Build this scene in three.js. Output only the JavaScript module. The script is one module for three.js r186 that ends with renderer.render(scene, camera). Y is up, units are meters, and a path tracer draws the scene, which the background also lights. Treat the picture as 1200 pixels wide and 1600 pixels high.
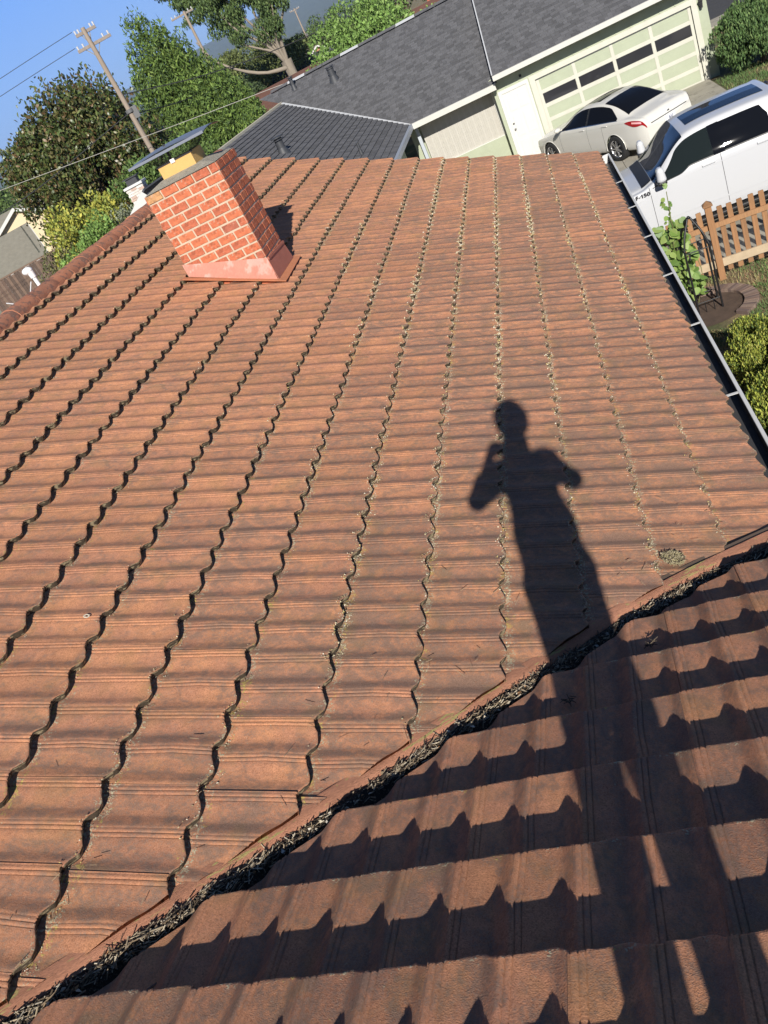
import * as THREE from 'three';
import { mergeGeometries, mergeVertices, toCreasedNormals } from 'three/addons/utils/BufferGeometryUtils.js';
import { MarchingCubes } from 'three/addons/objects/MarchingCubes.js';
import { RoundedBoxGeometry } from 'three/addons/geometries/RoundedBoxGeometry.js';
import { FontLoader } from 'three/addons/loaders/FontLoader.js';
import { TextGeometry } from 'three/addons/geometries/TextGeometry.js';
import { Brush, Evaluator, SUBTRACTION } from 'three-bvh-csg';

// ---------------------------------------------------------------- camera, sky, sun, exposure
const scene = new THREE.Scene();
const camera = new THREE.PerspectiveCamera(66.64, 0.75, 0.02, 30000);
camera.position.set(4.2184, 5.60, 0.0101);
camera.rotation.set(-0.52286, 0.38838, -0.5011, 'YXZ');
camera.updateMatrixWorld(true);
const renderer = new THREE.WebGLRenderer({ antialias: true });
renderer.toneMapping = THREE.LinearToneMapping;
renderer.toneMappingExposure = 1.34;
renderer.shadowMap.enabled = true;

function skyTexture() {
  // clear-sky gradient by elevation only: pale blue near the horizon, deep blue overhead
  const w = 64, h = 512, d = new Float32Array(w * h * 4);
  const stops = [[-90, .06, .06, .06], [-4, .20, .24, .29], [0, .33, .47, .71], [4, .24, .415, .775], [9, .165, .348, .79], [16, .082, .185, .44], [28, .027, .062, .155], [50, .012, .029, .075], [90, .007, .019, .053]];
  for (let y = 0; y < h; y++) {
    const el = ((y + .5) / h - .5) * 180;
    let i = 0; while (i < stops.length - 2 && el > stops[i + 1][0]) i++;
    const a = stops[i], b = stops[i + 1], t = Math.min(1, Math.max(0, (el - a[0]) / (b[0] - a[0])));
    for (let x = 0; x < w; x++) { const o = (y * w + x) * 4; for (let c = 0; c < 3; c++) d[o + c] = a[c + 1] + (b[c + 1] - a[c + 1]) * t; d[o + 3] = 1; }
  }
  const t = new THREE.DataTexture(d, w, h, THREE.RGBAFormat, THREE.FloatType);
  t.mapping = THREE.EquirectangularReflectionMapping; t.magFilter = THREE.LinearFilter; t.minFilter = THREE.LinearFilter; t.needsUpdate = true;
  return t;
}
const sky = skyTexture();
scene.background = sky; scene.environment = sky;
const SUNDIR = new THREE.Vector3(0.160, 0.484, 0.860).normalize();
const sun = new THREE.DirectionalLight(new THREE.Color(1, 0.95, 0.87), 5.0);
sun.position.copy(SUNDIR).multiplyScalar(80).add(new THREE.Vector3(2, 0, -14));
sun.target.position.set(2, 0, -14);
sun.castShadow = true; sun.shadow.mapSize.set(4096, 4096);
Object.assign(sun.shadow.camera, { left: -60, right: 60, top: 60, bottom: -60, near: 1, far: 220 });
scene.add(sun, sun.target);

// ---------------------------------------------------------------- helpers
let seed = 1234567;
function rnd() { seed |= 0; seed = seed + 0x6D2B79F5 | 0; let t = Math.imul(seed ^ seed >>> 15, 1 | seed); t = t + Math.imul(t ^ t >>> 7, 61 | t) ^ t; return ((t ^ t >>> 14) >>> 0) / 4294967296; }
const rr = (a, b) => a + (b - a) * rnd();
const V = (x, y, z) => new THREE.Vector3(x, y, z);
const lerp = (a, b, t) => a + (b - a) * t;
const clamp = (x, a = 0, b = 1) => x < a ? a : x > b ? b : x;
const sstep = (a, b, x) => { const t = clamp((x - a) / (b - a)); return t * t * (3 - 2 * t); };
const usedNames = new Map();
function numbered(n) { const k = usedNames.get(n) || 0; usedNames.set(n, k + 1); return k ? n + '_' + String(k).padStart(3, '0') : n; }
function shade(o) { o.traverse(c => { if (c.isMesh) { c.castShadow = true; c.receiveShadow = true; } }); return o; }
function thing(name, label, category, pos = [0, 0, 0], turn = 0, group) {
  const o = new THREE.Group(); o.name = numbered(name); o.position.set(...pos); o.rotation.y = turn;
  o.userData = { label, category }; if (group) o.userData.group = group; scene.add(o); return o;
}
function part(name, geo, mat, parent, label) {
  const m = new THREE.Mesh(Array.isArray(geo) ? join(geo) : geo, mat); m.name = name; m.castShadow = m.receiveShadow = true;
  if (label) m.userData.label = label; parent.add(m); return m;
}
function single(name, geo, mat, label, category, group) {
  const m = part(numbered(name), geo, mat, scene); m.userData = { label, category }; if (group) m.userData.group = group; return m;
}
function struct(name, geo, mat, label) { const m = part(numbered(name), geo, mat, scene); m.userData = { kind: 'structure' }; if (label) m.userData.label = label; return m; }
function dup(o, pos, turn, label) {
  const c = o.clone(); c.name = numbered(o.name.replace(/_\d+$/, '')); c.userData = { ...o.userData }; if (label) c.userData.label = label;
  c.position.set(...pos); c.rotation.y = turn; scene.add(c); return c;
}
function join(list) {
  return mergeGeometries(list.map(g => { let q = g.index ? g.toNonIndexed() : g; const r = new THREE.BufferGeometry(); for (const k of ['position', 'normal', 'uv']) if (q.attributes[k]) r.setAttribute(k, q.attributes[k]); if (!r.attributes.uv) r.setAttribute('uv', new THREE.BufferAttribute(new Float32Array(q.attributes.position.count * 2), 2)); return r; }));
}
// box by min/max corners, uv in metres
function boxUV(g) {
  const p = g.attributes.position, n = g.attributes.normal, uv = g.attributes.uv;
  for (let i = 0; i < p.count; i++) {
    const ax = Math.abs(n.getX(i)), ay = Math.abs(n.getY(i)), az = Math.abs(n.getZ(i));
    if (ay >= ax && ay >= az) uv.setXY(i, p.getX(i), p.getZ(i)); else if (ax >= az) uv.setXY(i, p.getZ(i), p.getY(i)); else uv.setXY(i, p.getX(i), p.getY(i));
  }
  return g;
}
function bx(x0, y0, z0, x1, y1, z1) { const g = new THREE.BoxGeometry(Math.abs(x1 - x0), Math.abs(y1 - y0), Math.abs(z1 - z0)); g.translate((x0 + x1) / 2, (y0 + y1) / 2, (z0 + z1) / 2); return boxUV(g); }
function rbx(x0, y0, z0, x1, y1, z1, r = .01, seg = 1) { const g = new RoundedBoxGeometry(Math.abs(x1 - x0), Math.abs(y1 - y0), Math.abs(z1 - z0), seg, r); g.translate((x0 + x1) / 2, (y0 + y1) / 2, (z0 + z1) / 2); return boxUV(g); }
function bar(a, b, r0, r1 = r0, seg = 8) {
  const d = b.clone().sub(a), L = d.length(); const g = new THREE.CylinderGeometry(r1, r0, L, seg, 1);
  g.translate(0, L / 2, 0); g.applyQuaternion(new THREE.Quaternion().setFromUnitVectors(V(0, 1, 0), d.normalize())); g.translate(a.x, a.y, a.z); return g;
}
function beam(a, b, w, h) { // rectangular bar from a to b, h along "up"
  const d = b.clone().sub(a), L = d.length(); d.normalize(); const side = V(0, 1, 0).cross(d); if (side.length() < 1e-3) side.set(1, 0, 0); side.normalize(); const up = d.clone().cross(side);
  const g = new THREE.BoxGeometry(w, h, L); g.applyMatrix4(new THREE.Matrix4().makeBasis(side, up, d)); const m = a.clone().add(b).multiplyScalar(.5); g.translate(m.x, m.y, m.z); return g;
}
function tube(pts, r, seg = 24, rad = 6) { return new THREE.TubeGeometry(new THREE.CatmullRomCurve3(pts), seg, r, rad); }
function poly(pts, uvScale = 1) { // planar polygon fan from 3D points (convex)
  const pos = [], uv = [], a = pts[0]; const n = pts[1].clone().sub(a).cross(pts[2].clone().sub(a)).normalize();
  const e1 = pts[1].clone().sub(a).normalize(), e2 = n.clone().cross(e1);
  for (let i = 1; i < pts.length - 1; i++) for (const q of [a, pts[i], pts[i + 1]]) { pos.push(q.x, q.y, q.z); const d = q.clone().sub(a); uv.push(d.dot(e1) * uvScale, d.dot(e2) * uvScale); }
  const g = new THREE.BufferGeometry(); g.setAttribute('position', new THREE.Float32BufferAttribute(pos, 3)); g.setAttribute('uv', new THREE.Float32BufferAttribute(uv, 2)); g.computeVertexNormals(); return g;
}
function slab(pts, t) { // convex polygon given thickness t along -normal
  const n = pts[1].clone().sub(pts[0]).cross(pts[2].clone().sub(pts[0])).normalize();
  const low = pts.map(p => p.clone().addScaledVector(n, -t)); const gs = [poly(pts), poly([...low].reverse())];
  for (let i = 0; i < pts.length; i++) { const j = (i + 1) % pts.length; gs.push(poly([pts[j], pts[i], low[i], low[j]])); }
  return join(gs);
}
function prismX(shape, x0, x1) { // shape: [[z,y]...] extruded along x
  const s = new THREE.Shape(shape.map(([z, y]) => new THREE.Vector2(z, y))); const g = new THREE.ExtrudeGeometry(s, { depth: x1 - x0, bevelEnabled: false });
  g.applyMatrix4(new THREE.Matrix4().makeBasis(V(0, 0, 1), V(0, 1, 0), V(1, 0, 0))); // local x->z, y->y, z->x (mirrors)
  const p = g.attributes.position; for (let i = 0; i < p.count; i += 3) for (const a of ['position', 'normal', 'uv']) { const q = g.attributes[a], k = q.itemSize; for (let c = 0; c < k; c++) { const t = q.array[(i + 1) * k + c]; q.array[(i + 1) * k + c] = q.array[(i + 2) * k + c]; q.array[(i + 2) * k + c] = t; } }
  g.translate(x0, 0, 0); g.computeVertexNormals(); return g;
}
// value noise, periodic lattice
const LAT = new Float32Array(65536); for (let i = 0; i < 65536; i++) LAT[i] = rnd();
function vn(x, y, p = 256) { const xi = Math.floor(x), yi = Math.floor(y), fx = x - xi, fy = y - yi; const u = fx * fx * (3 - 2 * fx), v = fy * fy * (3 - 2 * fy);
  const a = ((xi % p) + p) % p, b = (a + 1) % p, c = ((yi % p) + p) % p, d = (c + 1) % p; const q = (c & 255) << 8, r = (d & 255) << 8;
  const A = LAT[q | (a & 255)], B = LAT[q | (b & 255)], C = LAT[r | (a & 255)], D = LAT[r | (b & 255)]; return A + (B - A) * u + (C - A) * v + (A - B - C + D) * u * v; }
function fbm(x, y, o = 4, p = 256) { let s = 0, a = .5, t = 0; for (let i = 0; i < o; i++) { s += a * vn(x + i * 17.3, y + i * 9.1, p); t += a; a *= .5; x *= 2; y *= 2; p = Math.min(256, p * 2); } return s / t; }
function tex(w, h, f, srgb = true, rep) { // f(x,y)->[r,g,b] in linear 0..1
  const d = new Uint8Array(w * h * 4); const enc = srgb ? (c => { c = clamp(c); return 255 * (c <= .0031308 ? 12.92 * c : 1.055 * Math.pow(c, 1 / 2.4) - .055); }) : (c => 255 * clamp(c));
  for (let y = 0; y < h; y++) for (let x = 0; x < w; x++) { const c = f(x, y), o = (y * w + x) * 4; d[o] = enc(c[0]); d[o + 1] = enc(c[1]); d[o + 2] = enc(c[2]); d[o + 3] = 255; }
  const t = new THREE.DataTexture(d, w, h); t.magFilter = THREE.LinearFilter; t.minFilter = THREE.LinearMipmapLinearFilter; t.generateMipmaps = true; t.wrapS = t.wrapT = THREE.RepeatWrapping; if (srgb) t.colorSpace = THREE.SRGBColorSpace; if (rep) t.repeat.set(...rep); t.needsUpdate = true; return t;
}
const col = (r, g, b) => new THREE.Color().setRGB(r, g, b);
const mat = (r, g, b, rough = .8, more = {}) => new THREE.MeshStandardMaterial({ color: col(r, g, b), roughness: rough, ...more });
const phys = (r, g, b, rough, more = {}) => new THREE.MeshPhysicalMaterial({ color: col(r, g, b), roughness: rough, ...more });
// generic grain maps (tile every metre-sized unit)
const grainTex = tex(512, 512, (x, y) => { const n = .5 * fbm(x / 8, y / 8, 3, 64) + .5 * fbm(x / 2, y / 2, 2, 256); const v = .80 + .34 * (n - .5) * 2 * .8; return [v, v, v]; }, false);
grainTex.colorSpace = THREE.NoColorSpace;
const bumpGrain = tex(512, 512, (x, y) => { const v = .6 * fbm(x / 3, y / 3, 3, 170) + .4 * vn(x, y, 256); return [v, v, v]; }, false);
function grained(r, g, b, rough, scale = 1, amt = .35, bump = .001) { // colour with patchy grain; uv in metres
  const k = new THREE.Color().setRGB(r, g, b);
  const t = tex(256, 256, (x, y) => { const n = (.55 * fbm(x / 32, y / 32, 4, 8) + .45 * fbm(x / 3, y / 3, 2, 85)) - .5; const s = 1 + amt * 2 * n; return [k.r * s, k.g * s, k.b * s]; });
  t.repeat.set(1 / scale, 1 / scale); const bt = bumpGrain.clone(); bt.repeat.set(1 / scale, 1 / scale);
  return new THREE.MeshStandardMaterial({ map: t, roughness: rough, bumpMap: bt, bumpScale: bump });
}
// ---------------------------------------------------------------- our own house: tiled roof
const TH = Math.atan(5 / 12), CT = Math.cos(TH), ST = Math.sin(TH), E = 0.343, Y0 = 4.85, VC = 1.498, U1 = 11.432;
const house = thing('tiled_house', 'low house with weathered orange concrete tile roof and debris filled valley', 'house');
const basisMain = new THREE.Matrix4().makeBasis(V(CT, -ST, 0), V(ST, CT, 0), V(0, 0, 1)).setPosition(0, Y0, 0);
const basisNear = new THREE.Matrix4().makeBasis(V(0, -ST, -CT), V(0, CT, -ST), V(1, 0, 0)).setPosition(0, Y0, VC);
const AW = 2048, AH = 2000, TW = .32, XR = E + .05, XT = E + .10;
const cellRand = []; for (let i = 0; i < 40; i++) cellRand.push([rnd() * 200, rnd() * 200, rnd(), rnd(), rnd()]);
const bumpPix = new Float32Array(AW * AH);
const tileColor = tex(AW, AH, (px, py) => {
  const ci = px >> 8, rj = Math.floor(py / 400), id = rj * 8 + ci, R = cellRand[id];
  const Z = (px & 255) / 256 * TW, X = -XR + (py - rj * 400) / 400 * XT;
  const a = R[0] + Z * 40, b = R[1] + X * 40;                       // 2.5 cm lattice
  const big = fbm(a * .22, b * .22, 3), mid = fbm(a, b, 3), fine = vn(a * 9, b * 9), grit = vn(px * .93 + R[0], py * .93);
  // sand-faced concrete: orange to pinkish brown
  const k = clamp(big * 1.4 - .2 + (R[2] - .5) * .35);
  let r = lerp(.545, .455, k), g = lerp(.246, .206, k), bl = lerp(.122, .120, k);
  const gr4 = vn(a * 5.5 + 17, b * 5.5 + 5); let m = (1 + .46 * (fine - .5) + .60 * (grit - .5) + .22 * (gr4 - .5)) * (.88 + .24 * mid) * (.89 + .22 * R[3]); r *= m; g *= m; bl *= m;
  // grey-black biofilm in mottled patches, mostly on the flank behind each rib
  const dz = ((Z - .006 + .24) % .16) - .08; // -0.08..0.08 about a crest
  const flank = Math.exp(-Math.pow((dz + .030) / .026, 2));
  const heavy = [.00, .04, .09, .15, .23][rj];
  const wa = a + 3 * (vn(a * .35, b * .2) - .5), wb = b * .42 + 2 * (vn(a * .5 + 70, b * .3) - .5);
  let d = .62 * fbm(wa * .75 + 31, wb + 7, 4) + .38 * fbm(a * 2.4 + 3, b * 1.5 + 40, 3) + .09 * flank + heavy + (R[4] - .5) * .10 + .34 * (fine - .5) + .22 * (gr4 - .5) + .14 * (grit - .5);
  d = sstep(.46, .88, d) * .74; const dk = .55 + .55 * grit + .35 * fine; r = lerp(r, .170 * dk, d); g = lerp(g, .125 * dk, d); bl = lerp(bl, .098 * dk, d);
  // pale round lichen discs, and crumbs along the butt and the head lap
  const li = vn(a * 2.9 + 90, b * 2.9 + 50) * .6 + .4 * vn(a * 5.1, b * 5.1 + 20);
  const edge = Math.max(sstep(-.045, -.004, X), 1 - sstep(-E + .003, -E + .05, X));
  const sp = sstep(.80 - .20 * edge, .92 - .20 * edge, li * .62 + .40 * fine + .14 * edge * fbm(a * .3 + 11, b * .3, 2) - .02 * (4 - rj));
  const yel = vn(a * .33 + 3, b * .33 + 60) > .66 ? 1 : 0; r = lerp(r, yel ? .44 : .42, sp); g = lerp(g, yel ? .33 : .37, sp); bl = lerp(bl, yel ? .10 : .25, sp);
  // faint olive algae film
  const al = sstep(.55, .8, fbm(a * .3 + 55, b * .3 + 19, 3)) * .22; r = lerp(r, .24, al); g = lerp(g, .165, al); bl = lerp(bl, .066, al);
  if (X > 0) { // broken butt face: its shade painted in as dark base, plus moss and grit
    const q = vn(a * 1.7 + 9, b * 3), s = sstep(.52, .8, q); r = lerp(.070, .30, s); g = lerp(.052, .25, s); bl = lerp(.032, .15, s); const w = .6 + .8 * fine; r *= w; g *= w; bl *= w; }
  bumpPix[py * AW + px] = clamp(.42 + .55 * (grit - .5) + .06 * (fine - .5) + .30 * sp);
  return [r, g, bl];
});
tileColor.wrapS = tileColor.wrapT = THREE.ClampToEdgeWrapping;
const tileBump = tex(AW, AH, (x, y) => { const v = bumpPix[y * AW + x]; return [v, v, v]; }, false);
tileBump.wrapS = tileBump.wrapT = THREE.ClampToEdgeWrapping;
const tileMat = new THREE.MeshStandardMaterial({ map: tileColor, bumpMap: tileBump, bumpScale: .0016, roughness: .93, side: THREE.DoubleSide });

const DZ = [-.046, -.036, -.024, -.012, -.004, -.001, .002, .007, .0125, .0155, .0185, .0285, .0315, .0345, .055, .082, .105];
const GROOVE = [-.001, .0155, .0315], CREST = [.006, .166, .326];
// saw-tooth roll: long gentle fall from the ribbed crest, short steep rise to the next one
function roll(d, amp, sharp) { const f = ((d / .16) % 1 + 1) % 1; if (sharp) return amp * (f < .74 ? 1 - f / .74 : (f - .74) / .26); return amp * (f < .60 ? .5 + .5 * Math.cos(Math.PI * f / .60) : .5 - .5 * Math.cos(Math.PI * (f - .60) / .40)); }
const SETBACK = 3.0;
function tileGeo(variant, amp, rise, SETBACK, sharp) {
  const ci = variant % 8, rj = Math.floor(variant / 8); const zs = [0]; for (const c of CREST) for (const d of DZ) { const z = c + d; if (z > .002 && z < TW - .002) zs.push(z); } zs.push(TW + .002);
  const bend = [rr(-.002, .002), variant % 2 ? rr(.005, .010) : rr(-.001, .002)];
  const xs = [-E - .04, -E * .52, -.010, -.0035, 0];
  const chip = zs.map(() => rr(-.0030, .0012)), pos = [], uv = [], idx = [], n = zs.length;
  const H = (X, Z, grooves) => {
    let y = roll(Z - .006, amp, sharp) - amp * .5 + rise * .47 + X * (rise / E); if (grooves) for (const c of CREST) { const d = Z - c; for (const g of GROOVE) if (Math.abs(d - g) < .0006) y -= g < 0 ? .0018 : .0038; } if (Z > TW - .001) y -= .003;
    return y; };
  const back = Z => -SETBACK * roll(Z - .006, amp, sharp);  // the butt is cut on the slant: crests end higher up the slope than pans
  const put = (x, y, z, tx) => { pos.push(x, y, z); uv.push((ci + .02 + .96 * z / TW) / 8, (rj + clamp((tx + XR) / XT, .004, .996)) / 5); };
  xs.forEach((X, i) => zs.forEach((Z, j) => { const b = Z < .11 ? bend[0] : Z < .29 ? bend[1] : 0; const w = (j > 0 && j < n - 1) ? -b * Math.max(0, 1 - Math.abs(X + E * .52) / (E * .5)) : 0; const xx = X + (i >= 2 ? back(Z) : 0) + (i >= 3 ? chip[j] : 0); put(xx, H(xx, Z, true) - (i === 4 ? .0028 : 0), Z + w, Math.min(0, xx)); }));
  for (let i = 0; i < xs.length - 1; i++) for (let j = 0; j < n - 1; j++) { const a = i * n + j, b = a + 1, c = a + n, d = c + 1; idx.push(a, b, c, b, d, c); }
  const o = pos.length / 3; // butt face
  for (let i = 0; i < 3; i++) zs.forEach((Z, j) => put([0, .0005, -.006][i] + chip[j] + back(Z), H(back(Z), Z, true) - [.0028, .013 + chip[j], rise + .004][i], Z, [.003, .02, .045][i]));
  for (let i = 0; i < 2; i++) for (let j = 0; j < n - 1; j++) { const a = o + i * n + j, b = a + 1, c = a + n, d = c + 1; idx.push(a, b, c, b, d, c); }
  for (const [j, f] of [[0, 1], [n - 1, 0]]) { // side walls
    const q = pos.length / 3; xs.forEach((X0, i) => { const X = X0 + (i >= 2 ? back(zs[j]) - .001 : 0); put(X, H(X, zs[j], true) - .001, zs[j], X); put(X, H(X, zs[j], true) - .024, zs[j], X); });
    for (let i = 0; i < xs.length - 1; i++) { const a = q + i * 2; f ? idx.push(a, a + 2, a + 1, a + 1, a + 2, a + 3) : idx.push(a, a + 1, a + 2, a + 1, a + 3, a + 2); }
  }
  const g = new THREE.BufferGeometry(); g.setAttribute('position', new THREE.Float32BufferAttribute(pos, 3)); g.setAttribute('uv', new THREE.Float32BufferAttribute(uv, 2)); g.setIndex(idx); g.computeVertexNormals(); return g;
}
const tilesMain = [], tilesNear = []; for (let i = 0; i < 40; i++) { tilesMain.push(tileGeo(i, .0105, .034, 3.0)); tilesNear.push(tileGeo(i, .023, .058, 1.25, true)); }
// cut a geometry (already in slope space) by keep(p)>0, with a skirt of depth t below the cut
function cutGeo(g, keep, t) {
  const q = g.index ? g.toNonIndexed() : g, P = q.attributes.position, N = q.attributes.normal, T = q.attributes.uv, out = [], on = [], ot = [], p = V(0, 0, 0);
  for (let i = 0; i < P.count; i += 3) {
    const vs = [0, 1, 2].map(k => ({ p: [P.getX(i + k), P.getY(i + k), P.getZ(i + k)], n: [N.getX(i + k), N.getY(i + k), N.getZ(i + k)], t: [T.getX(i + k), T.getY(i + k)] }));
    vs.forEach(v => v.d = keep(p.set(...v.p))); if (vs.every(v => v.d <= 0)) continue;
    const res = [], cuts = []; for (let k = 0; k < 3; k++) { const a = vs[k], b = vs[(k + 1) % 3]; if (a.d > 0) res.push(a); if ((a.d > 0) !== (b.d > 0)) { const f = a.d / (a.d - b.d), m = (x, y) => x.map((v, j) => v + (y[j] - v) * f); const c = { p: m(a.p, b.p), n: m(a.n, b.n), t: m(a.t, b.t) }; res.push(c); cuts.push(c); } }
    const push = v => { out.push(...v.p); on.push(...v.n); ot.push(...v.t); };
    for (let k = 1; k < res.length - 1; k++) [res[0], res[k], res[k + 1]].forEach(push);
    if (cuts.length === 2) { const lo = cuts.map(c => ({ ...c, p: [c.p[0], c.p[1] - t, c.p[2]] })); [cuts[0], cuts[1], lo[1], cuts[0], lo[1], lo[0]].forEach(push); }
  }
  if (!out.length) return null;
  const r = new THREE.BufferGeometry(); r.setAttribute('position', new THREE.Float32BufferAttribute(out, 3)); r.setAttribute('normal', new THREE.Float32BufferAttribute(on, 3)); r.setAttribute('uv', new THREE.Float32BufferAttribute(ot, 2)); return r;
}
const sag = (s, u) => -.050 * Math.sin(Math.PI * clamp(s / 5.2)) * Math.pow(clamp(u / U1), 1.5);
const pv = V(0, 0, 0);
function projSize(p, a) { pv.copy(p).applyMatrix4(camera.matrixWorldInverse); if (pv.z > -.3) return 0; const f = 1 / Math.tan(66.64 / 2 * Math.PI / 180); const y = pv.y / -pv.z * f, x = pv.x / -pv.z * f / .75; if (Math.abs(x) > 1.06 || Math.abs(y) > 1.06) return 0; return a / pv.z / pv.z; }
const CH = { x0: 1.0, x1: 1.715, z0: -7.085, z1: -6.54, top: 5.185 };
function layTiles(slopeName, basis, kA, kB, zA, zB, s0, geos, cutters, label, underside) {
  const list = [], inv = new THREE.Matrix4();
  for (let k = kA; k <= kB; k++) for (let i = 0; ; i++) {
    const z = zA + i * TW; if (z >= zB) break;
    const s = s0 + k * E, c = V(s - E / 2, 0, z + TW / 2).applyMatrix4(basis);
    if (underside(c, s, z) === false) continue;
    const st = clamp(.06 + (slopeName === 'main' ? sstep(1.6, 4.4, s) * .72 + .16 * (1 - sstep(2, 5, -z)) + .30 * (fbm(s * .8 + 4, z * .6, 2) - .5) : .48 + .4 * (vn(s * 2, z * 2) - .5)) + rr(-.16, .16));
    const variant = Math.min(4, Math.floor(st * 5)) * 8 + Math.floor(rnd() * 8);
    const m = new THREE.Matrix4().makeRotationFromEuler(new THREE.Euler(rr(-.006, .006), rr(-.004, .004), rr(-.004, .004)));
    m.setPosition(s + rr(-.004, .004), rr(-.0015, .0022) + (slopeName === 'main' ? sag(s - E / 2, -z) : 0), z + rr(-.002, .002));
    const size = projSize(c, Math.abs(camera.position.clone().sub(c).normalize().dot(V(basis.elements[4], basis.elements[5], basis.elements[6]))));
    if (rnd() < .03) { m.multiply(new THREE.Matrix4().makeRotationY(rr(-.025, .025))); m.elements[12] += rr(-.004, .012); }
    list.push({ m, variant, size, ridge: slopeName === 'main' && k === 0, cut: (slopeName === 'main' && k === 0) || cutters.some(f => f(V(s - E / 2, 0, z + TW / 2)) < .36), k, z });
  }
  return { list, geos, cutters };
}
const bend = x => -.24 * Math.pow(Math.max(0, (x - 3.85) / .8), 1.5);         // the valley swings outward near the eave
const keepMain = p => { const x = p.x * CT + p.y * ST; return -p.z - x + 1.395 - bend(x); };                 // main slope side of the valley cut
const keepNear = p => -1.568 + bend(p.z) - (-(VC - p.x * CT - p.y * ST) - p.z);           // wing side
const keepRake = p => U1 + p.z;
const layM = layTiles('main', basisMain, 0, 15, -U1, 1.3, 0, tilesMain, [keepMain], '', (c, s, z) => { if (s < .01 && -z > 20) return false; const p = V(s - E / 2, 0, z + TW / 2); if (keepMain(p) < -.36) return false; return !(c.x > CH.x0 + .15 && c.x < CH.x1 + .02 && c.z > CH.z0 && c.z < CH.z1 - .02); });
const layN = layTiles('near', basisNear, 0, 15, .254, 7.7, .106, tilesNear, [keepNear], '', (c, s, z) => keepNear(V(s - E / 2, 0, z + TW / 2)) > -.36);
{
  const all = [...layM.list.map(t => ({ ...t, L: layM })), ...layN.list.map(t => ({ ...t, L: layN }))].sort((a, b) => b.size - a.size);
  const mainSlope = new THREE.Group(), nearSlope = new THREE.Group(); mainSlope.name = 'roof_slope'; nearSlope.name = 'roof_slope_001';
  mainSlope.userData.label = 'large slope running down to the gutter with a brick chimney'; nearSlope.userData.label = 'darker wing slope below the debris valley with long jagged tile shadows';
  mainSlope.applyMatrix4(basisMain); nearSlope.applyMatrix4(basisNear); house.add(mainSlope, nearSlope);
  const rest = new Map([[layM, []], [layN, []]]); let n = 0;
  for (const t of all) {
    let g = t.L.geos[t.variant]; const slope = t.L === layM ? mainSlope : nearSlope;
    if (t.cut) { g = cutGeo(g.clone().applyMatrix4(t.m), t.L.cutters[0], .03); if (!g) continue; if (t.ridge) g = cutGeo(g, p => p.x + .15, .03); if (!g) continue; }
    if (n < 300 && t.size > 0) { n++; const q = part('tile', g, tileMat, slope); if (!t.cut) q.applyMatrix4(t.m); }
    else rest.get(t.L).push(t.cut ? g : g.clone().applyMatrix4(t.m));
  }
  for (const [L, list] of rest) { const q = part('tiles', list, tileMat, L === layM ? mainSlope : nearSlope); q.userData.kind = 'stuff'; q.userData.label = 'remaining small far tiles of this slope'; }
  // decks under the tiles
  const deckMat = grained(.46, .21, .11, .95, 1, .25, .002);
  const deckM = new THREE.Shape([[-.16, -U1], [5.12, -U1], [5.12, 3.33], [-.16, -1.4 + .0]].map(a => new THREE.Vector2(a[0], a[1])));
  const dm = new THREE.BufferGeometry(); // main deck polygon in slope space, bounded by the valley
  part('deck', slab([V(-.16, -.11, -U1 + .02), V(-.16, -.11, 1.62), V(5.14, -.11, 1.498 - 5.14 * CT), V(5.14, -.11, -U1 + .02)].map(p => p), .05), deckMat, mainSlope);
  part('deck', slab([V(0, -.07, 0), V(0, -.07, 7.75), V(5.2, -.07, 7.75), V(5.2, -.07, 5.2 * CT)], .05), deckMat, nearSlope);
}
// hidden far slopes (towards the other side of the house), built as plain tiled planes
const backMat = grained(.36, .15, .085, .95, 1, .3);
part('back_slope', slab([V(-.148, 4.86, 1.5), V(-.148, 4.86, -U1), V(-5.0, 4.86 - 4.85 * 5 / 12, -U1), V(-5.0, 4.86 - 4.85 * 5 / 12, 1.5)], .06), backMat, house);
part('back_slope', slab([V(-.1, 4.84, 1.52), V(7.75, 4.84, 1.52), V(7.75, 4.84 - 4.5 * 5 / 12, 6.02), V(-5, 4.84 - 4.5 * 5 / 12, 6.02)].reverse(), .06), backMat, house);
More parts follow.
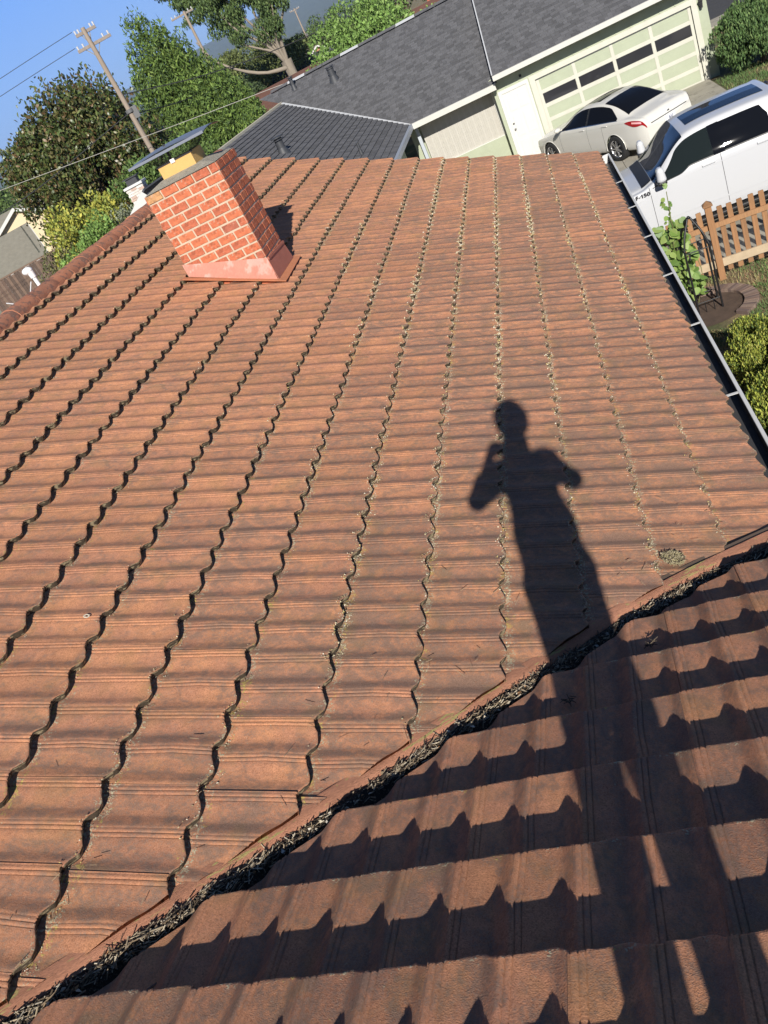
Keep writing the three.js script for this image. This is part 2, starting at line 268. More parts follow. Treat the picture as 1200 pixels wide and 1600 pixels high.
// ridge caps
{
  const capG = []; for (let v = 0; v < 4; v++) { // tapered barrel with a raised collar at the lapping end
    const L = .40, seg = 10, pos = [], uv = [], idx = []; const rows = [[0, .106, 0], [.30, .101, 0], [.385, .099, 0], [.388, .084, -.012], [0, .092, -.016]];
    rows.forEach(([z, r, dy]) => { for (let j = 0; j <= seg; j++) { const a = Math.PI * (j / seg) * 1.02 - .03; pos.push(Math.cos(a) * r * 1.08, Math.sin(a) * r * .92 + dy, -z + rr(-.002, .002)); uv.push(v * .31 + z * 1.2, j / seg * .45); } });
    for (let i = 0; i < 4; i++) for (let j = 0; j < seg; j++) { const a = i * (seg + 1) + j, b = a + 1, c = a + seg + 1, d = c + 1; idx.push(a, c, b, b, c, d); }
    const cl = rows.length * (seg + 1); for (let j = 0; j <= seg; j++) { pos.push(pos[j * 3], pos[j * 3 + 1], pos[j * 3 + 2]); uv.push(0, 0); } for (let j = 0; j <= seg; j++) { pos.push(pos[j * 3] * .8, pos[j * 3 + 1] * .8 - .01, pos[j * 3 + 2]); uv.push(.02, 0); }
    for (let j = 0; j < seg; j++) idx.push(cl + j, cl + j + 1, cl + seg + 1 + j, cl + j + 1, cl + seg + 2 + j, cl + seg + 1 + j);
    const g = new THREE.BufferGeometry(); g.setAttribute('position', new THREE.Float32BufferAttribute(pos, 3)); g.setAttribute('uv', new THREE.Float32BufferAttribute(uv, 2)); g.setIndex(idx); g.computeVertexNormals(); capG.push(g);
  }
  const capTex = tex(512, 512, (x, y) => { const n = fbm(x / 60, y / 60, 4, 8), f = vn(x * .9, y * .9), d = sstep(.50, .68, fbm(x / 22 + 40, y / 22, 4, 23)); let m = (.8 + .4 * n) * (1 + .5 * (f - .5)); const li = vn(x / 5, y / 5, 102) > .86 && f > .45 ? .5 : 0; return [lerp(lerp(.44, .20, d * .8) * m, .44, li), lerp(lerp(.175, .110, d * .8) * m, .40, li), lerp(lerp(.095, .080, d * .8) * m, .29, li)]; });
  const capMats = [0, 1, 2].map(i => new THREE.MeshStandardMaterial({ map: capTex, color: col(1 - .1 * i, 1 - .08 * i, 1 - .05 * i), roughness: .92, bumpMap: bumpGrain, bumpScale: .002, side: THREE.DoubleSide }));
  const ridge = new THREE.Group(); ridge.name = 'ridge'; house.add(ridge);
  for (let i = 0, z = 1.4; z > -U1; z -= .335, i++) { const c = part('ridge_cap', capG[i % 4], capMats[Math.floor(rnd() * 3)], ridge); c.position.set(-.150 + rr(-.006, .006), 4.870 + rr(-.004, .004), z); c.rotation.set(.014, rr(-.012, .012), rr(-.03, .03)); }
  for (let i = 0, x = .1; x < 7.8; x += .335, i++) { const c = part('ridge_cap', capG[i % 4], capMats[Math.floor(rnd() * 3)], ridge); c.position.set(x, 4.855, VC + .09); c.rotation.set(.0, -Math.PI / 2, .028, 'YXZ'); }
}
// valley: mortar bead, metal channel, litter
{
  const ax = V(1, -5 / 12, -1).normalize(), P = o => { /* o: u - x + 1.498 */ return o; };
  const vp = (t, o0, h) => { const o = o0 + bend(t), c = bend(t); return V(t - o / 2, Y0 - t * 5 / 12 + h - c * .26 + (o > c ? (o - 0) / 2 * 5 / 12 : (c - 0) / 2 * 5 / 12 + (c - o) / 2 * 5 / 12), -(t - VC) - o / 2); }; // |o|/2 climbs either slope
  const mortarTex = tex(512, 128, (x, y) => { const n = fbm(x / 30, y / 30, 4, 17), f = vn(x * .9, y * .9), li = sstep(.62, .72, fbm(x / 9, y / 9 + 20, 3, 56) * .8 + .25 * (y > 78 ? 1 : 0) * vn(x / 40, 3)); const m = (.75 + .5 * n) * (1 + .4 * (f - .5)); return [lerp(.46 * m, .42, li), lerp(.21 * m, .35, li), lerp(.125 * m, .13, li)]; });
  const mortarMat = new THREE.MeshStandardMaterial({ map: mortarTex, roughness: .95, bumpMap: bumpGrain, bumpScale: .003 });
  const strip = (prof, t0, t1, n, wob) => { const pos = [], uv = [], idx = []; for (let i = 0; i <= n; i++) { const t = lerp(t0, t1, i / n); prof.forEach(([o, h], j) => { const w = wob * (fbm(t * 7 + j * 5, j * 3.3, 3) - .5); const q = vp(t, o + w * .5, h + w * .5); pos.push(q.x, q.y, q.z); uv.push(t / 1.5, j / (prof.length - 1)); }); } const k = prof.length; for (let i = 0; i < n; i++) for (let j = 0; j < k - 1; j++) { const a = i * k + j; idx.push(a, a + 1, a + k, a + 1, a + k + 1, a + k); } const g = new THREE.BufferGeometry(); g.setAttribute('position', new THREE.Float32BufferAttribute(pos, 3)); g.setAttribute('uv', new THREE.Float32BufferAttribute(uv, 2)); g.setIndex(idx); g.computeVertexNormals(); return g; };
  mortarMat.side = THREE.DoubleSide;
  part('valley_mortar', strip([[.030, -.06], [.042, -.032], [.060, -.022], [.085, -.014], [.110, -.010], [.150, -.016]], .3, 4.95, 300, .010), mortarMat, house, 'orange mortar bead along the cut tiles');
  part('valley_channel', strip([[-.26, -.03], [-.12, -.035], [0, -.04], [.10, -.035], [.2, -.03]], .2, 5.0, 40, 0), mat(.10, .07, .05, .7, { side: THREE.DoubleSide }), house);
  // litter: a lumpy bed with needles, twigs and leaf scraps
  const litter = thing('leaf_litter', 'dry needles and leaf scraps packed along the roof valley', 'debris'); litter.userData.kind = 'stuff';
  const bedTex = tex(512, 64, (x, y) => { const n = fbm(x / 3, y / 3, 3, 170), f = vn(x * .95, y * .95), m = n * f; const l = sstep(.36, .55, m); return [lerp(.022, .24, l), lerp(.016, .18, l), lerp(.012, .11, l)]; }); bedTex.repeat.set(3, 1);
  part('bed', strip([[-.085, -.07], [-.060, -.030], [-.02, -.014], [.02, -.008], [.050, -.014], [.07, -.05]], .3, 4.97, 420, .03), new THREE.MeshStandardMaterial({ map: bedTex, roughness: 1, bumpMap: bumpGrain, bumpScale: .006, side: THREE.DoubleSide }), litter);
  const ng = new THREE.BoxGeometry(1, .0016, .0018); const N = 9000, im = new THREE.InstancedMesh(ng, new THREE.MeshStandardMaterial({ color: 0xffffff, roughness: .85 }), N), o3 = new THREE.Object3D(), c = new THREE.Color();
  const cols = [[.32, .25, .17], [.22, .16, .10], [.11, .08, .05], [.48, .42, .32], [.06, .042, .03], [.38, .31, .21], [.05, .038, .03]];
  for (let i = 0; i < N; i++) { const t = .35 + 4.55 * Math.pow(rnd(), 1), ck = sstep(.25, .7, fbm(t * 3.1, 7.7, 3)), o = .010 + (rnd() + rnd() + rnd() - 1.5) * lerp(.036, .048, ck); const q = vp(t, o, -.010 - Math.abs(o - .01) * .22 + rr(-.010, .006 + .012 * ck)); o3.position.copy(q); const L = rr(.010, .050); o3.rotation.set(rr(-.5, .5), rr(-3.2, 3.2), rr(-.55, .55)); if (rnd() < .5) o3.rotation.y = Math.PI / 4 + rr(-.5, .5); o3.scale.set(L, rr(.8, 2.2), rr(.6, 1.6)); o3.updateMatrix(); im.setMatrixAt(i, o3.matrix); const k = cols[Math.floor(rnd() * cols.length)], m = rr(.7, 1.2); im.setColorAt(i, c.setRGB(k[0] * m, k[1] * m, k[2] * m)); }
  im.name = 'needles'; im.castShadow = im.receiveShadow = true; litter.add(im);
  const lg = new THREE.BufferGeometry(); lg.setAttribute('position', new THREE.Float32BufferAttribute([-.5, 0, 0, -.1, .06, .30, .5, -.03, .05, -.05, .08, -.28], 3)); lg.setIndex([0, 1, 3, 1, 2, 3]); lg.computeVertexNormals();
  const M2 = 1500, im2 = new THREE.InstancedMesh(lg, new THREE.MeshStandardMaterial({ color: 0xffffff, roughness: .8, side: THREE.DoubleSide }), M2);
  const lc = [[.34, .27, .17], [.22, .16, .10], [.48, .42, .32], [.30, .15, .06], [.06, .045, .03], [.55, .50, .42]];
  for (let i = 0; i < M2; i++) { const t = .35 + 4.55 * rnd(), o = .012 + (rnd() + rnd() - 1) * .068; if (rnd() > .25 + 1.1 * sstep(.3, .75, fbm(t * 2.3 + 20, 3.1, 3))) { o3.position.set(0, -5, 0); } else o3.position.copy(vp(t, o, .001 - Math.abs(o + .03) * .22 + rr(-.010, .006))); o3.rotation.set(rr(-.9, .9), rr(-3.2, 3.2), rr(-.9, .9)); o3.scale.setScalar(rr(.008, .024)); o3.updateMatrix(); im2.setMatrixAt(i, o3.matrix); const k = lc[Math.floor(rnd() * lc.length)]; im2.setColorAt(i, c.setRGB(...k)); }
  im2.name = 'leaf_scraps'; im2.castShadow = im2.receiveShadow = true; litter.add(im2);
  // crumbs of moss and grit caught along the tile butts
  const crumbs = thing('moss_crumbs', 'pale crumbs of moss and lichen caught along the tile edges', 'moss'); crumbs.userData.kind = 'stuff';
  const cg = new THREE.IcosahedronGeometry(1, 0), M3 = 22000, im3 = new THREE.InstancedMesh(cg, new THREE.MeshStandardMaterial({ color: 0xffffff, roughness: 1 }), M3); let k3 = 0;
  const cc = [[.56, .49, .35], [.48, .42, .28], [.50, .39, .15], [.30, .26, .15], [.62, .57, .46], [.42, .36, .22]];
  for (let tries = 0; tries < 200000 && k3 < M3; tries++) {
    const k = 1 + Math.floor(rnd() * 14), u = rr(-.9, U1 - .1), s = k * E; const dens = sstep(.42, .75, fbm(u * 1.7 + k * 13, k * 5.1, 3)) * lerp(.16, 1, sstep(5, 9, k)) * lerp(1, .7, sstep(7, 11, u)) + .22 * sstep(7.5, 9, k) * sstep(1.5, 4, u);
    if (rnd() > dens + .03) continue; const below = rnd() < .72; const ds = below ? .002 + Math.abs(rnd() + rnd() - 1) * .034 : -Math.abs(rnd() + rnd() - 1) * .03; const cw = roll(-u + U1 - .006, .0105) - .0052; const eb = -SETBACK * (cw + .0052);
    const base = below ? -.017 + cw : .016 + cw + ds * .1; if (u - (s + ds) * CT < -1.36) continue; if (s * CT > CH.x0 - .02 && s * CT < CH.x1 + .1 && -u < CH.z1 + .1 && -u > CH.z0 - .1) continue;
    o3.position.set(s + ds + eb, base + .0015 + sag(s, u), -u).applyMatrix4(basisMain); o3.rotation.set(rr(0, 6), rr(0, 6), 0); const z = rr(.0009, .0028) * lerp(1, 1.9, sstep(3, 8, u)) * lerp(.8, 1, sstep(6, 9, k)); o3.scale.set(z * rr(.8, 1.8), z * rr(.3, .6), z * rr(.8, 1.8)); if (below) o3.rotation.set(rr(-.4, .4), rr(0, 6), rr(-.4, .4)); o3.updateMatrix(); im3.setMatrixAt(k3, o3.matrix); const q = cc[Math.floor(rnd() * cc.length)]; im3.setColorAt(k3, c.setRGB(...q)); k3++;
  }
  im3.count = k3; im3.name = 'crumbs'; im3.castShadow = im3.receiveShadow = true; crumbs.add(im3);
  // tuft of grit and needles lying on the tiles by the valley
  const tuft = thing('needle_clump', 'small round clump of dry needles on the tiles near the valley end', 'debris'); tuft.userData.kind = 'stuff';
  const T = 420, im4 = new THREE.InstancedMesh(ng, new THREE.MeshStandardMaterial({ color: 0xffffff, roughness: .9 }), T); const cen = V(4.18 / CT, 0, -2.86);
  for (let i = 0; i < T; i++) { const a = rr(0, 6.28), r = Math.sqrt(rnd()) * .055; o3.position.set(cen.x + Math.cos(a) * r * 1.0, .012 + rr(-.002, .006), cen.z + Math.sin(a) * r * .9).applyMatrix4(basisMain); o3.rotation.set(rr(-.4, .4), rr(-3, 3), rr(-.7, .3)); o3.scale.set(rr(.008, .024), 1.2, 1.3); o3.updateMatrix(); im4.setMatrixAt(i, o3.matrix); const k = [[.42, .36, .24], [.26, .22, .13], [.10, .08, .05], [.34, .30, .16]][Math.floor(rnd() * 4)]; im4.setColorAt(i, c.setRGB(...k)); }
  im4.name = 'needles'; tuft.add(im4);
  // stray needles and small dark tufts caught on the tiles near the valley
  const stray = thing('stray_needles', 'loose dry needles and twigs lying on the tiles beside the valley', 'debris'); stray.userData.kind = 'stuff';
  const S5 = 620, im5 = new THREE.InstancedMesh(ng, new THREE.MeshStandardMaterial({ color: 0xffffff, roughness: .9 }), S5); let k5 = 0;
  const drop = (p, L, w, cl) => { o3.position.copy(p); o3.rotation.set(rr(-.25, .25), rr(-3, 3), rr(-.5, .2)); o3.scale.set(L, w, w); o3.updateMatrix(); im5.setMatrixAt(k5, o3.matrix); im5.setColorAt(k5++, c.setRGB(...cl)); };
  for (let i = 0; i < 90; i++) { const t = rr(1.5, 4.6), o = .13 + Math.pow(rnd(), 2) * .9, s = (t - o / 2) / CT; drop(V(s, .022, -(t - VC) - o / 2).applyMatrix4(basisMain), rr(.012, .05), rr(.6, 1.1), [.30, .22, .14]); }
  for (const [sx, sz] of [[3.62, 3.72], [3.955, 4.02]]) for (let i = 0; i < 18; i++) drop(V(sx + .02 + rnd() * .035, .004 + rr(-.012, .008), sz + (rnd() + rnd() - 1) * .024).applyMatrix4(basisNear), rr(.012, .035), 1.2, [[.06, .045, .03], [.16, .12, .08], [.03, .025, .02]][i % 3]);
  im5.count = k5; im5.name = 'needles'; im5.castShadow = im5.receiveShadow = true; stray.add(im5);
  const ring = single('lichen_ring', new THREE.TorusGeometry(.011, .0036, 6, 20).rotateX(Math.PI / 2).scale(1, .4, .8), mat(.62, .58, .46, .95), 'small pale ring of lichen on a tile in the fourth course', 'lichen'); ring.position.copy(V(5.735 * E, .017, -2.29).applyMatrix4(basisMain)); ring.rotation.z = -TH;
}
// gutter, fascia, walls
{
  const gx0 = 4.735, gx1 = 4.842, gy = 2.80, gz0 = -U1 + .02, gz1 = -3.30;
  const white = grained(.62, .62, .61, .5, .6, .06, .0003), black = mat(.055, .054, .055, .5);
  const gut = new THREE.Group(); gut.name = 'gutter'; house.add(gut); 
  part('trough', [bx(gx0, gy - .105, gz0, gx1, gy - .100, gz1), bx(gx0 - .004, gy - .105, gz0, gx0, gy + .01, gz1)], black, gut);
  part('front', [bx(gx1 - .001, gy - .105, gz0, gx1 + .004, gy, gz1)], white, gut);
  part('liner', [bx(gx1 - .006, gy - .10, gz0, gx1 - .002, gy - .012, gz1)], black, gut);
  part('lip', [rbx(gx1 - .012, gy - .006, gz0, gx1 + .012, gy + .008, gz1, .005)], white, gut);
  part('end_cap', [bx(gx0, gy - .105, gz0 - .006, gx1 + .004, gy + .012, gz0)], white, gut);
  for (const u of [3.55, 4.60, 5.72, 6.80, 7.88, 8.92, 10.0]) part('bracket', bx(4.70, gy + .001, -u - .011, gx1, gy + .0045, -u + .011), white, gut);
  part('fascia', bx(4.70, 2.52, -U1 + .05, 4.73, 2.79, -3.25), white, house);
  part('barge_board', slab([V(-.15, 4.83, -U1 - .005), V(-.15, 4.62, -U1 - .005), V(4.73, 2.58, -U1 - .005), V(4.73, 2.80, -U1 - .005)], .03), white, house);
  const stucco = grained(.55, .47, .36, .95, 1.2, .12, .002);
  part('wall', [bx(-4.3, 0, -10.9, 4.15, 2.6, -10.7), bx(3.95, 0, -10.7, 4.15, 2.6, 6), bx(-4.5, 0, -10.9, -4.3, 2.6, 6), bx(4.15, 0, -2.8, 7.2, 2.6, -2.6), bx(7.0, 0, -2.6, 7.2, 2.6, 6)], stucco, house);
  part('gable_wall', slab([V(-4.4, 2.6, -10.8), V(4.1, 2.6, -10.8), V(-.15, 4.55, -10.8)], .12), stucco, house);
}
// chimney
{
  const c = thing('brick_chimney', 'red brick chimney with pinkish metal base flashing and buff clay flue', 'chimney');
  const { x0, x1, z0, z1, top } = CH, m = .005;
  const mortar = grained(.52, .42, .31, .95, .3, .2, .002);
  part('mortar_core', bx(x0 + m, 3.9, z0 + m, x1 - m, top - .012, z1 - m), mortar, c);
  const bt = (r, g, b, k) => { const t = tex(256, 256, (x, y) => { const n = fbm(x / 24 + k * 9, y / 24, 4, 11), f = vn(x * .8, y * .8 + k), li = sstep(.66, .74, fbm(x / 10 + k * 31, y / 14 + 7, 3, 25)); const so = 1 - .28 * sstep(.56, .74, fbm(x / 30 + k * 77, y / 30 + 50, 4, 9)); const m2 = (.74 + .52 * n) * (1 + .45 * (f - .5)) * so; return [lerp(r * m2, .46, li * .6), lerp(g * m2, .33, li * .6), lerp(b * m2, .24, li * .6)]; }); t.repeat.set(3, 3); return new THREE.MeshStandardMaterial({ map: t, roughness: .9, bumpMap: bumpGrain, bumpScale: .0015 }); };
  const bm = [bt(.53, .155, .072, 1), bt(.50, .142, .066, 2), bt(.46, .130, .066, 3), bt(.56, .18, .085, 4), bt(.38, .118, .07, 5)], buff = bt(.50, .27, .12, 6);
  const gs = new Map(); const bg = (L, D) => { const k = L.toFixed(3) + D; if (!gs.has(k)) gs.set(k, [0, 1].map(() => { const g = new RoundedBoxGeometry(L, .0635, D, 1, .004); const p = g.attributes.position; for (let i = 0; i < p.count; i++) { const q = Math.sin(p.getX(i) * 91 + p.getY(i) * 57 + p.getZ(i) * 33 + L * 10); p.setXYZ(i, p.getX(i) + q * .0022, p.getY(i) + q * .0018, p.getZ(i) + Math.cos(q * 9) * .0018); } return boxUV(g); })); return gs.get(k)[rnd() < .5 ? 0 : 1]; };
  const row = .0765, J = .0145, W = x1 - x0, D = z1 - z0;
  for (let r = 0; r < 17; r++) {
    const y = top - .005 - row * (r + .5); const base = r === 0 ? .006 : 0;
    const lay = (len, along, fixed, off) => { const n = Math.round(len / .2); const full = len / (n + .5 - .0); let x = 0, half = off; const cuts = []; if (half) { cuts.push([0, full * .5]); x = full * .5; } while (x < len - full * .75) { cuts.push([x, x + full]); x += full; } if (x < len - .02) cuts.push([x, len]); return cuts; };
    for (const [face, len] of [['front', W], ['back', W], ['right', D], ['left', D]]) {
      const odd = (r + (face === 'right' || face === 'left' ? 1 : 0)) % 2; if ((face === 'back' || face === 'left') && r > 5) { if (face === 'left' && r > 9) continue; if (face === 'back' && r > 8) continue; }
      for (const [a, b] of lay(len, 0, 0, odd)) {
        const L = b - a - J; if (L < .03) continue; const side = face === 'right' || face === 'left';
        const q = part('brick', bg(L, .05), r === 0 && face === 'front' && a === 0 ? buff : bm[Math.floor(rnd() * (rnd() < .75 ? 3 : 5))], c);
        const mid = (a + b) / 2, jit = rr(-.0015, .0025) + base; q.rotation.set(0, 0, rr(-.006, .006));
        if (face === 'front') q.position.set(x0 + mid, y, z1 - .025 + jit); if (face === 'back') q.position.set(x0 + mid, y, z0 + .025 - jit);
        if (face === 'right') { q.position.set(x1 - .025 + jit, y, z0 + mid); q.rotation.set(rr(-.006, .006), Math.PI / 2, 0); } if (face === 'left') { q.position.set(x0 + .025 - jit, y, z0 + mid); q.rotation.y = Math.PI / 2; }
        if (side && (a === 0 || b >= len - .001)) q.scale.x = 1;
      }
    }
  }
  // sloped cement crown
  const cr = new THREE.BufferGeometry(); { const a = [V(x0 + .004, top - .006, z1 - .004), V(x1 - .004, top - .006, z1 - .004), V(x1 - .004, top - .006, z0 + .004), V(x0 + .004, top - .006, z0 + .004)], b = [V(1.14, top + .035, -6.70), V(1.54, top + .035, -6.70), V(1.54, top + .035, -6.98), V(1.14, top + .035, -6.98)]; const gsx = []; for (let i = 0; i < 4; i++) { const j = (i + 1) % 4; gsx.push(poly([a[i], a[j], b[j], b[i]])); } gsx.push(poly(b)); part('cement_crown', gsx, grained(.36, .33, .27, .95, .25, .35, .006), c, 'rough grey cement crown'); }
  part('flue', [bx(1.17, top + .0, -6.725, 1.50, top + .135, -6.70), bx(1.17, top, -6.98, 1.50, top + .135, -6.955), bx(1.17, top, -6.955, 1.195, top + .135, -6.725), bx(1.475, top, -6.955, 1.50, top + .135, -6.725)], grained(.60, .38, .13, .8, .4, .10, .001), c, 'buff clay flue liner');
  part('cement_patch', [rbx(1.30, top + .115, -6.702, 1.345, top + .150, -6.690, .006)], mat(.75, .72, .68, .8), c);
  const steel = mat(.28, .30, .34, .45, { metalness: .7 }), dark = mat(.02, .02, .022, .6);
  const cap = part('spark_arrestor', [bx(1.16, top + .128, -6.73, 1.51, top + .137, -6.695), bx(1.31, top + .13, -6.70, 1.332, top + .27, -6.696)], dark, c);
  const lidP = []; { const pos = [], idx = [], uv = []; const nx = 12, nz = 6; for (let i = 0; i <= nx; i++) for (let j = 0; j <= nz; j++) { const a = i / nx, b = j / nz; pos.push(lerp(.985, 1.725, a), top + .262 - .022 * Math.pow(2 * a - 1, 2) - .02 * Math.pow(2 * b - 1, 2), lerp(-7.06, -6.58, b)); uv.push(a, b); } for (let i = 0; i < nx; i++) for (let j = 0; j < nz; j++) { const a = i * (nz + 1) + j, b = a + 1, d = a + nz + 1, e = d + 1; idx.push(a, b, d, b, e, d); } const g = new THREE.BufferGeometry(); g.setAttribute('position', new THREE.Float32BufferAttribute(pos, 3)); g.setAttribute('uv', new THREE.Float32BufferAttribute(uv, 2)); g.setIndex(idx); g.computeVertexNormals(); const g2 = g.clone(); g2.translate(0, -.005, 0); const q = g2.index.array; for (let i = 0; i < q.length; i += 3) { const t = q[i]; q[i] = q[i + 1]; q[i + 1] = t; } g2.computeVertexNormals(); lidP.push(g, g2, bx(.985, top + .212, -6.583, 1.725, top + .232, -6.579)); }
  part('lid', lidP, new THREE.MeshStandardMaterial({ color: col(.30, .33, .38), roughness: .42, metalness: .6, side: THREE.DoubleSide }), cap, 'flat grey metal lid');
  const wires = []; const mesh = (p0, p1, p2, p3) => { for (let i = -6; i <= 18; i++) { for (const sgn of [1, -1]) { const pts = []; for (const t of [0, 1]) { const a = (i + (sgn > 0 ? t * 6 : (1 - t) * 6)) / 18; pts.push([a, t]); } let [[a0, t0], [a1, t1]] = pts; const cl = (a, t, aa, tt) => a < 0 ? [0, t + (tt - t) * (0 - a) / (aa - a)] : a > 1 ? [1, t + (tt - t) * (1 - a) / (aa - a)] : [a, t]; if ((a0 < 0 && a1 < 0) || (a0 > 1 && a1 > 1)) continue; const A = cl(a0, t0, a1, t1), B = cl(a1, t1, a0, t0); const at = ([a, t]) => p0.clone().lerp(p1, a).lerp(p3.clone().lerp(p2, a), t); const u = at(A), v = at(B); if (u.distanceTo(v) > .01) wires.push(bar(u, v, .0011, .0011, 4)); } } };
  mesh(V(1.19, top + .13, -6.71), V(1.48, top + .13, -6.71), V(1.60, top + .235, -6.62), V(1.10, top + .235, -6.62)); mesh(V(1.48, top + .13, -6.71), V(1.48, top + .13, -6.97), V(1.60, top + .235, -7.02), V(1.60, top + .235, -6.62)); mesh(V(1.19, top + .13, -6.97), V(1.19, top + .13, -6.71), V(1.10, top + .235, -6.62), V(1.10, top + .235, -7.02));
  part('wire_mesh', wires, dark, cap);
  // flashing
  const roofY = x => Y0 - x * 5 / 12; const pink = new THREE.MeshStandardMaterial({ map: tex(256, 128, (x, y) => { const n = fbm(x / 26, y / 26, 4, 10), w = sstep(.52, .66, fbm(x / 14 + 9, y / 10, 4, 18)); const f = 1 + .2 * (vn(x * .9, y * .9) - .5); return [lerp(.50, .56, w) * f, lerp(.225, .34, w) * f * (.8 + .4 * n), lerp(.165, .28, w) * f * (.8 + .4 * n)]; }), roughness: .7 });
  const q = part('base_flashing', [slab([V(x0 - .008, roofY(x0) + .03, z1 + .020), V(x1 + .012, roofY(x1) + .0, z1 + .028), V(x1 + .010, roofY(x1) + .20, z1 + .008), V(x0 - .012, roofY(x0) + .14, z1 + .008)], .005)], pink, c, 'faded pink painted metal apron');
  part('side_flashing', [slab([V(x1 + .024, roofY(x1) + .0, z1 + .03), V(x1 + .024, roofY(x1) + .0, z0 - .02), V(x1 + .010, roofY(x1) + .17, z0 + .0), V(x1 + .010, roofY(x1) + .20, z1 + .008)], .005), beam(V(x1 + .014, roofY(x1) + .19, z1), V(x1 + .014, roofY(x1) + .165, z0), .012, .022)], grained(.42, .15, .10, .75, .5, .2, .001), c, 'red brown painted side flashing');
  const apron = grained(.48, .185, .088, .85, .4, .14, .001); const on = (s, h, z) => V(s, h + sag(s, -z), z).applyMatrix4(basisMain);
  part('roof_apron', [slab([on(1.02, .030, -6.47), on(1.95, .030, -6.47), on(2.02, .034, -7.25), on(1.86, .034, -7.25), on(1.86, .034, -6.52), on(.98, .034, -6.52)].slice(0, 2).concat([on(1.95, .030, -6.53), on(1.02, .030, -6.53)]), .006), slab([on(1.84, .028, -6.53), on(1.95, .028, -6.53), on(1.94, .028, -7.16), on(1.84, .028, -7.16)], .006)], apron, c, 'flat orange painted sheet around the base');
}
// electrical service mast behind the ridge
{
  const t = thing('service_mast', 'white service mast with rounded weatherhead behind the ridge', 'mast', [-2.5, 3.85, -9.6]);
  const w = mat(.78, .78, .76, .4); part('pipe', bar(V(0, 0, 0), V(0, .95, 0), .028), w, t);
  part('weatherhead', [new THREE.SphereGeometry(.062, 14, 10).scale(1.25, .8, 1).translate(-.03, .99, 0), bar(V(0, .89, 0), V(0, .97, 0), .040, .046, 12)], w, t);
  part('clamp', rbx(-.03, .52, -.05, .06, .62, .05, .012), w, t);
  part('drip_loop', [tube([V(-.05, .86, .04), V(-.18, .70, .1), V(-.35, .68, .1), V(-.55, .76, .08)], .009), tube([V(.03, .56, .04), V(-.25, .52, .16), V(-.9, .60, .2), V(-2.2, .72, .1)], .013)], mat(.5, .5, .5, .6), t);
}
// ---------------------------------------------------------------- ground, paving
const groundTex = tex(1024, 1024, (x, y) => { const n = fbm(x / 64, y / 64, 5, 16), f = vn(x * .9, y * .9), g = sstep(.46, .60, fbm(x / 90 + 5, y / 90 + 3, 4, 11)); const m = .7 + .6 * f; return [lerp(.25, .115, g) * m * (.7 + .6 * n), lerp(.185, .120, g) * m * (.7 + .6 * n), lerp(.10, .048, g) * m * (.7 + .6 * n)]; });
groundTex.repeat.set(.083, .083);
const groundMat = new THREE.MeshStandardMaterial({ map: groundTex, roughness: 1, bumpMap: bumpGrain, bumpScale: .02 });
{ const g = new THREE.PlaneGeometry(24000, 24000, 1, 1).rotateX(-Math.PI / 2); const p = g.attributes.position, uv = g.attributes.uv; for (let i = 0; i < p.count; i++) uv.setXY(i, p.getX(i), p.getZ(i)); struct('ground', g, groundMat); }
const concTex = tex(1024, 1024, (x, y) => { const n = fbm(x / 80, y / 80, 5, 12), f = vn(x * .95, y * .95), st = sstep(.6, .75, fbm(x / 40 + 9, y / 40, 4, 25)) * .25; const m = (.82 + .36 * n) * (.92 + .16 * f) * (1 - st); return [.34 * m, .315 * m, .26 * m]; }); concTex.repeat.set(.25, .25);
const concMat = new THREE.MeshStandardMaterial({ map: concTex, roughness: .92, bumpMap: bumpGrain, bumpScale: .003 });
{
  const d = new THREE.Group(); d.name = 'driveway'; d.userData.kind = 'structure'; scene.add(d);
  // individually cast slabs with open joints
  for (const [x0, x1, zs] of [[2.6, 5.66, [-13.3, -16.4, -19.6, -22.9, -26.14]], [5.67, 8.74, [-13.3, -16.4, -19.6, -22.9, -26.14]], [8.75, 11.8, [-13.3, -16.4, -18.4]], [11.81, 15, [-13.3, -16.4, -18.4]]]) for (let i = 0; i < zs.length - 1; i++) part('slab', bx(x0, -.08, zs[i] - .006, x1, .03 + rr(-.003, .003), zs[i + 1] + .006), concMat, d);
}
struct('sidewalk', bx(9.4, -.08, -34.9, 34, .05, -33.4), concMat);
struct('street', bx(9.0, -.06, -46, 60, .012, -35.0), grained(.05, .05, .053, .95, 1.5, .25, .004));
// far hills under haze
function hill(name, R, y0, amp, seedv, x0deg, x1deg, m) {
  const n = 240, pos = [], idx = [], uv = []; for (let i = 0; i <= n; i++) { const a = lerp(x0deg, x1deg, i / n) * Math.PI / 180; for (let j = 0; j <= 5; j++) { const t = j / 5, r = R * (1 - .35 * (1 - t)); const h = Math.pow(t, .8) * (y0 + amp * (fbm(i / n * 9 + seedv, 3.3, 4) - .5)) + (j && j < 5 ? 40 * (vn(i * .5, j * 3 + seedv) - .5) : 0); pos.push(Math.sin(a) * r, j ? h : -20, -Math.cos(a) * r); uv.push(i / 10, t * 4); } }
  for (let i = 0; i < n; i++) for (let j = 0; j < 5; j++) { const a = i * 6 + j, b = a + 1, c = a + 6, d = c + 1; idx.push(a, b, c, b, d, c); }
  const g = new THREE.BufferGeometry(); g.setAttribute('position', new THREE.Float32BufferAttribute(pos, 3)); g.setAttribute('uv', new THREE.Float32BufferAttribute(uv, 2)); g.setIndex(idx); g.computeVertexNormals(); const q = struct(name, g, m); q.material.side = THREE.DoubleSide; return q;
}
const hillMat = grained(.075, .085, .045, 1, 1, .4, 0);
hill('hills', 8200, 390, 190, 4.2, -75, 45, hillMat);
hill('hills', 4600, 70, 60, 17, -75, 45, hillMat);

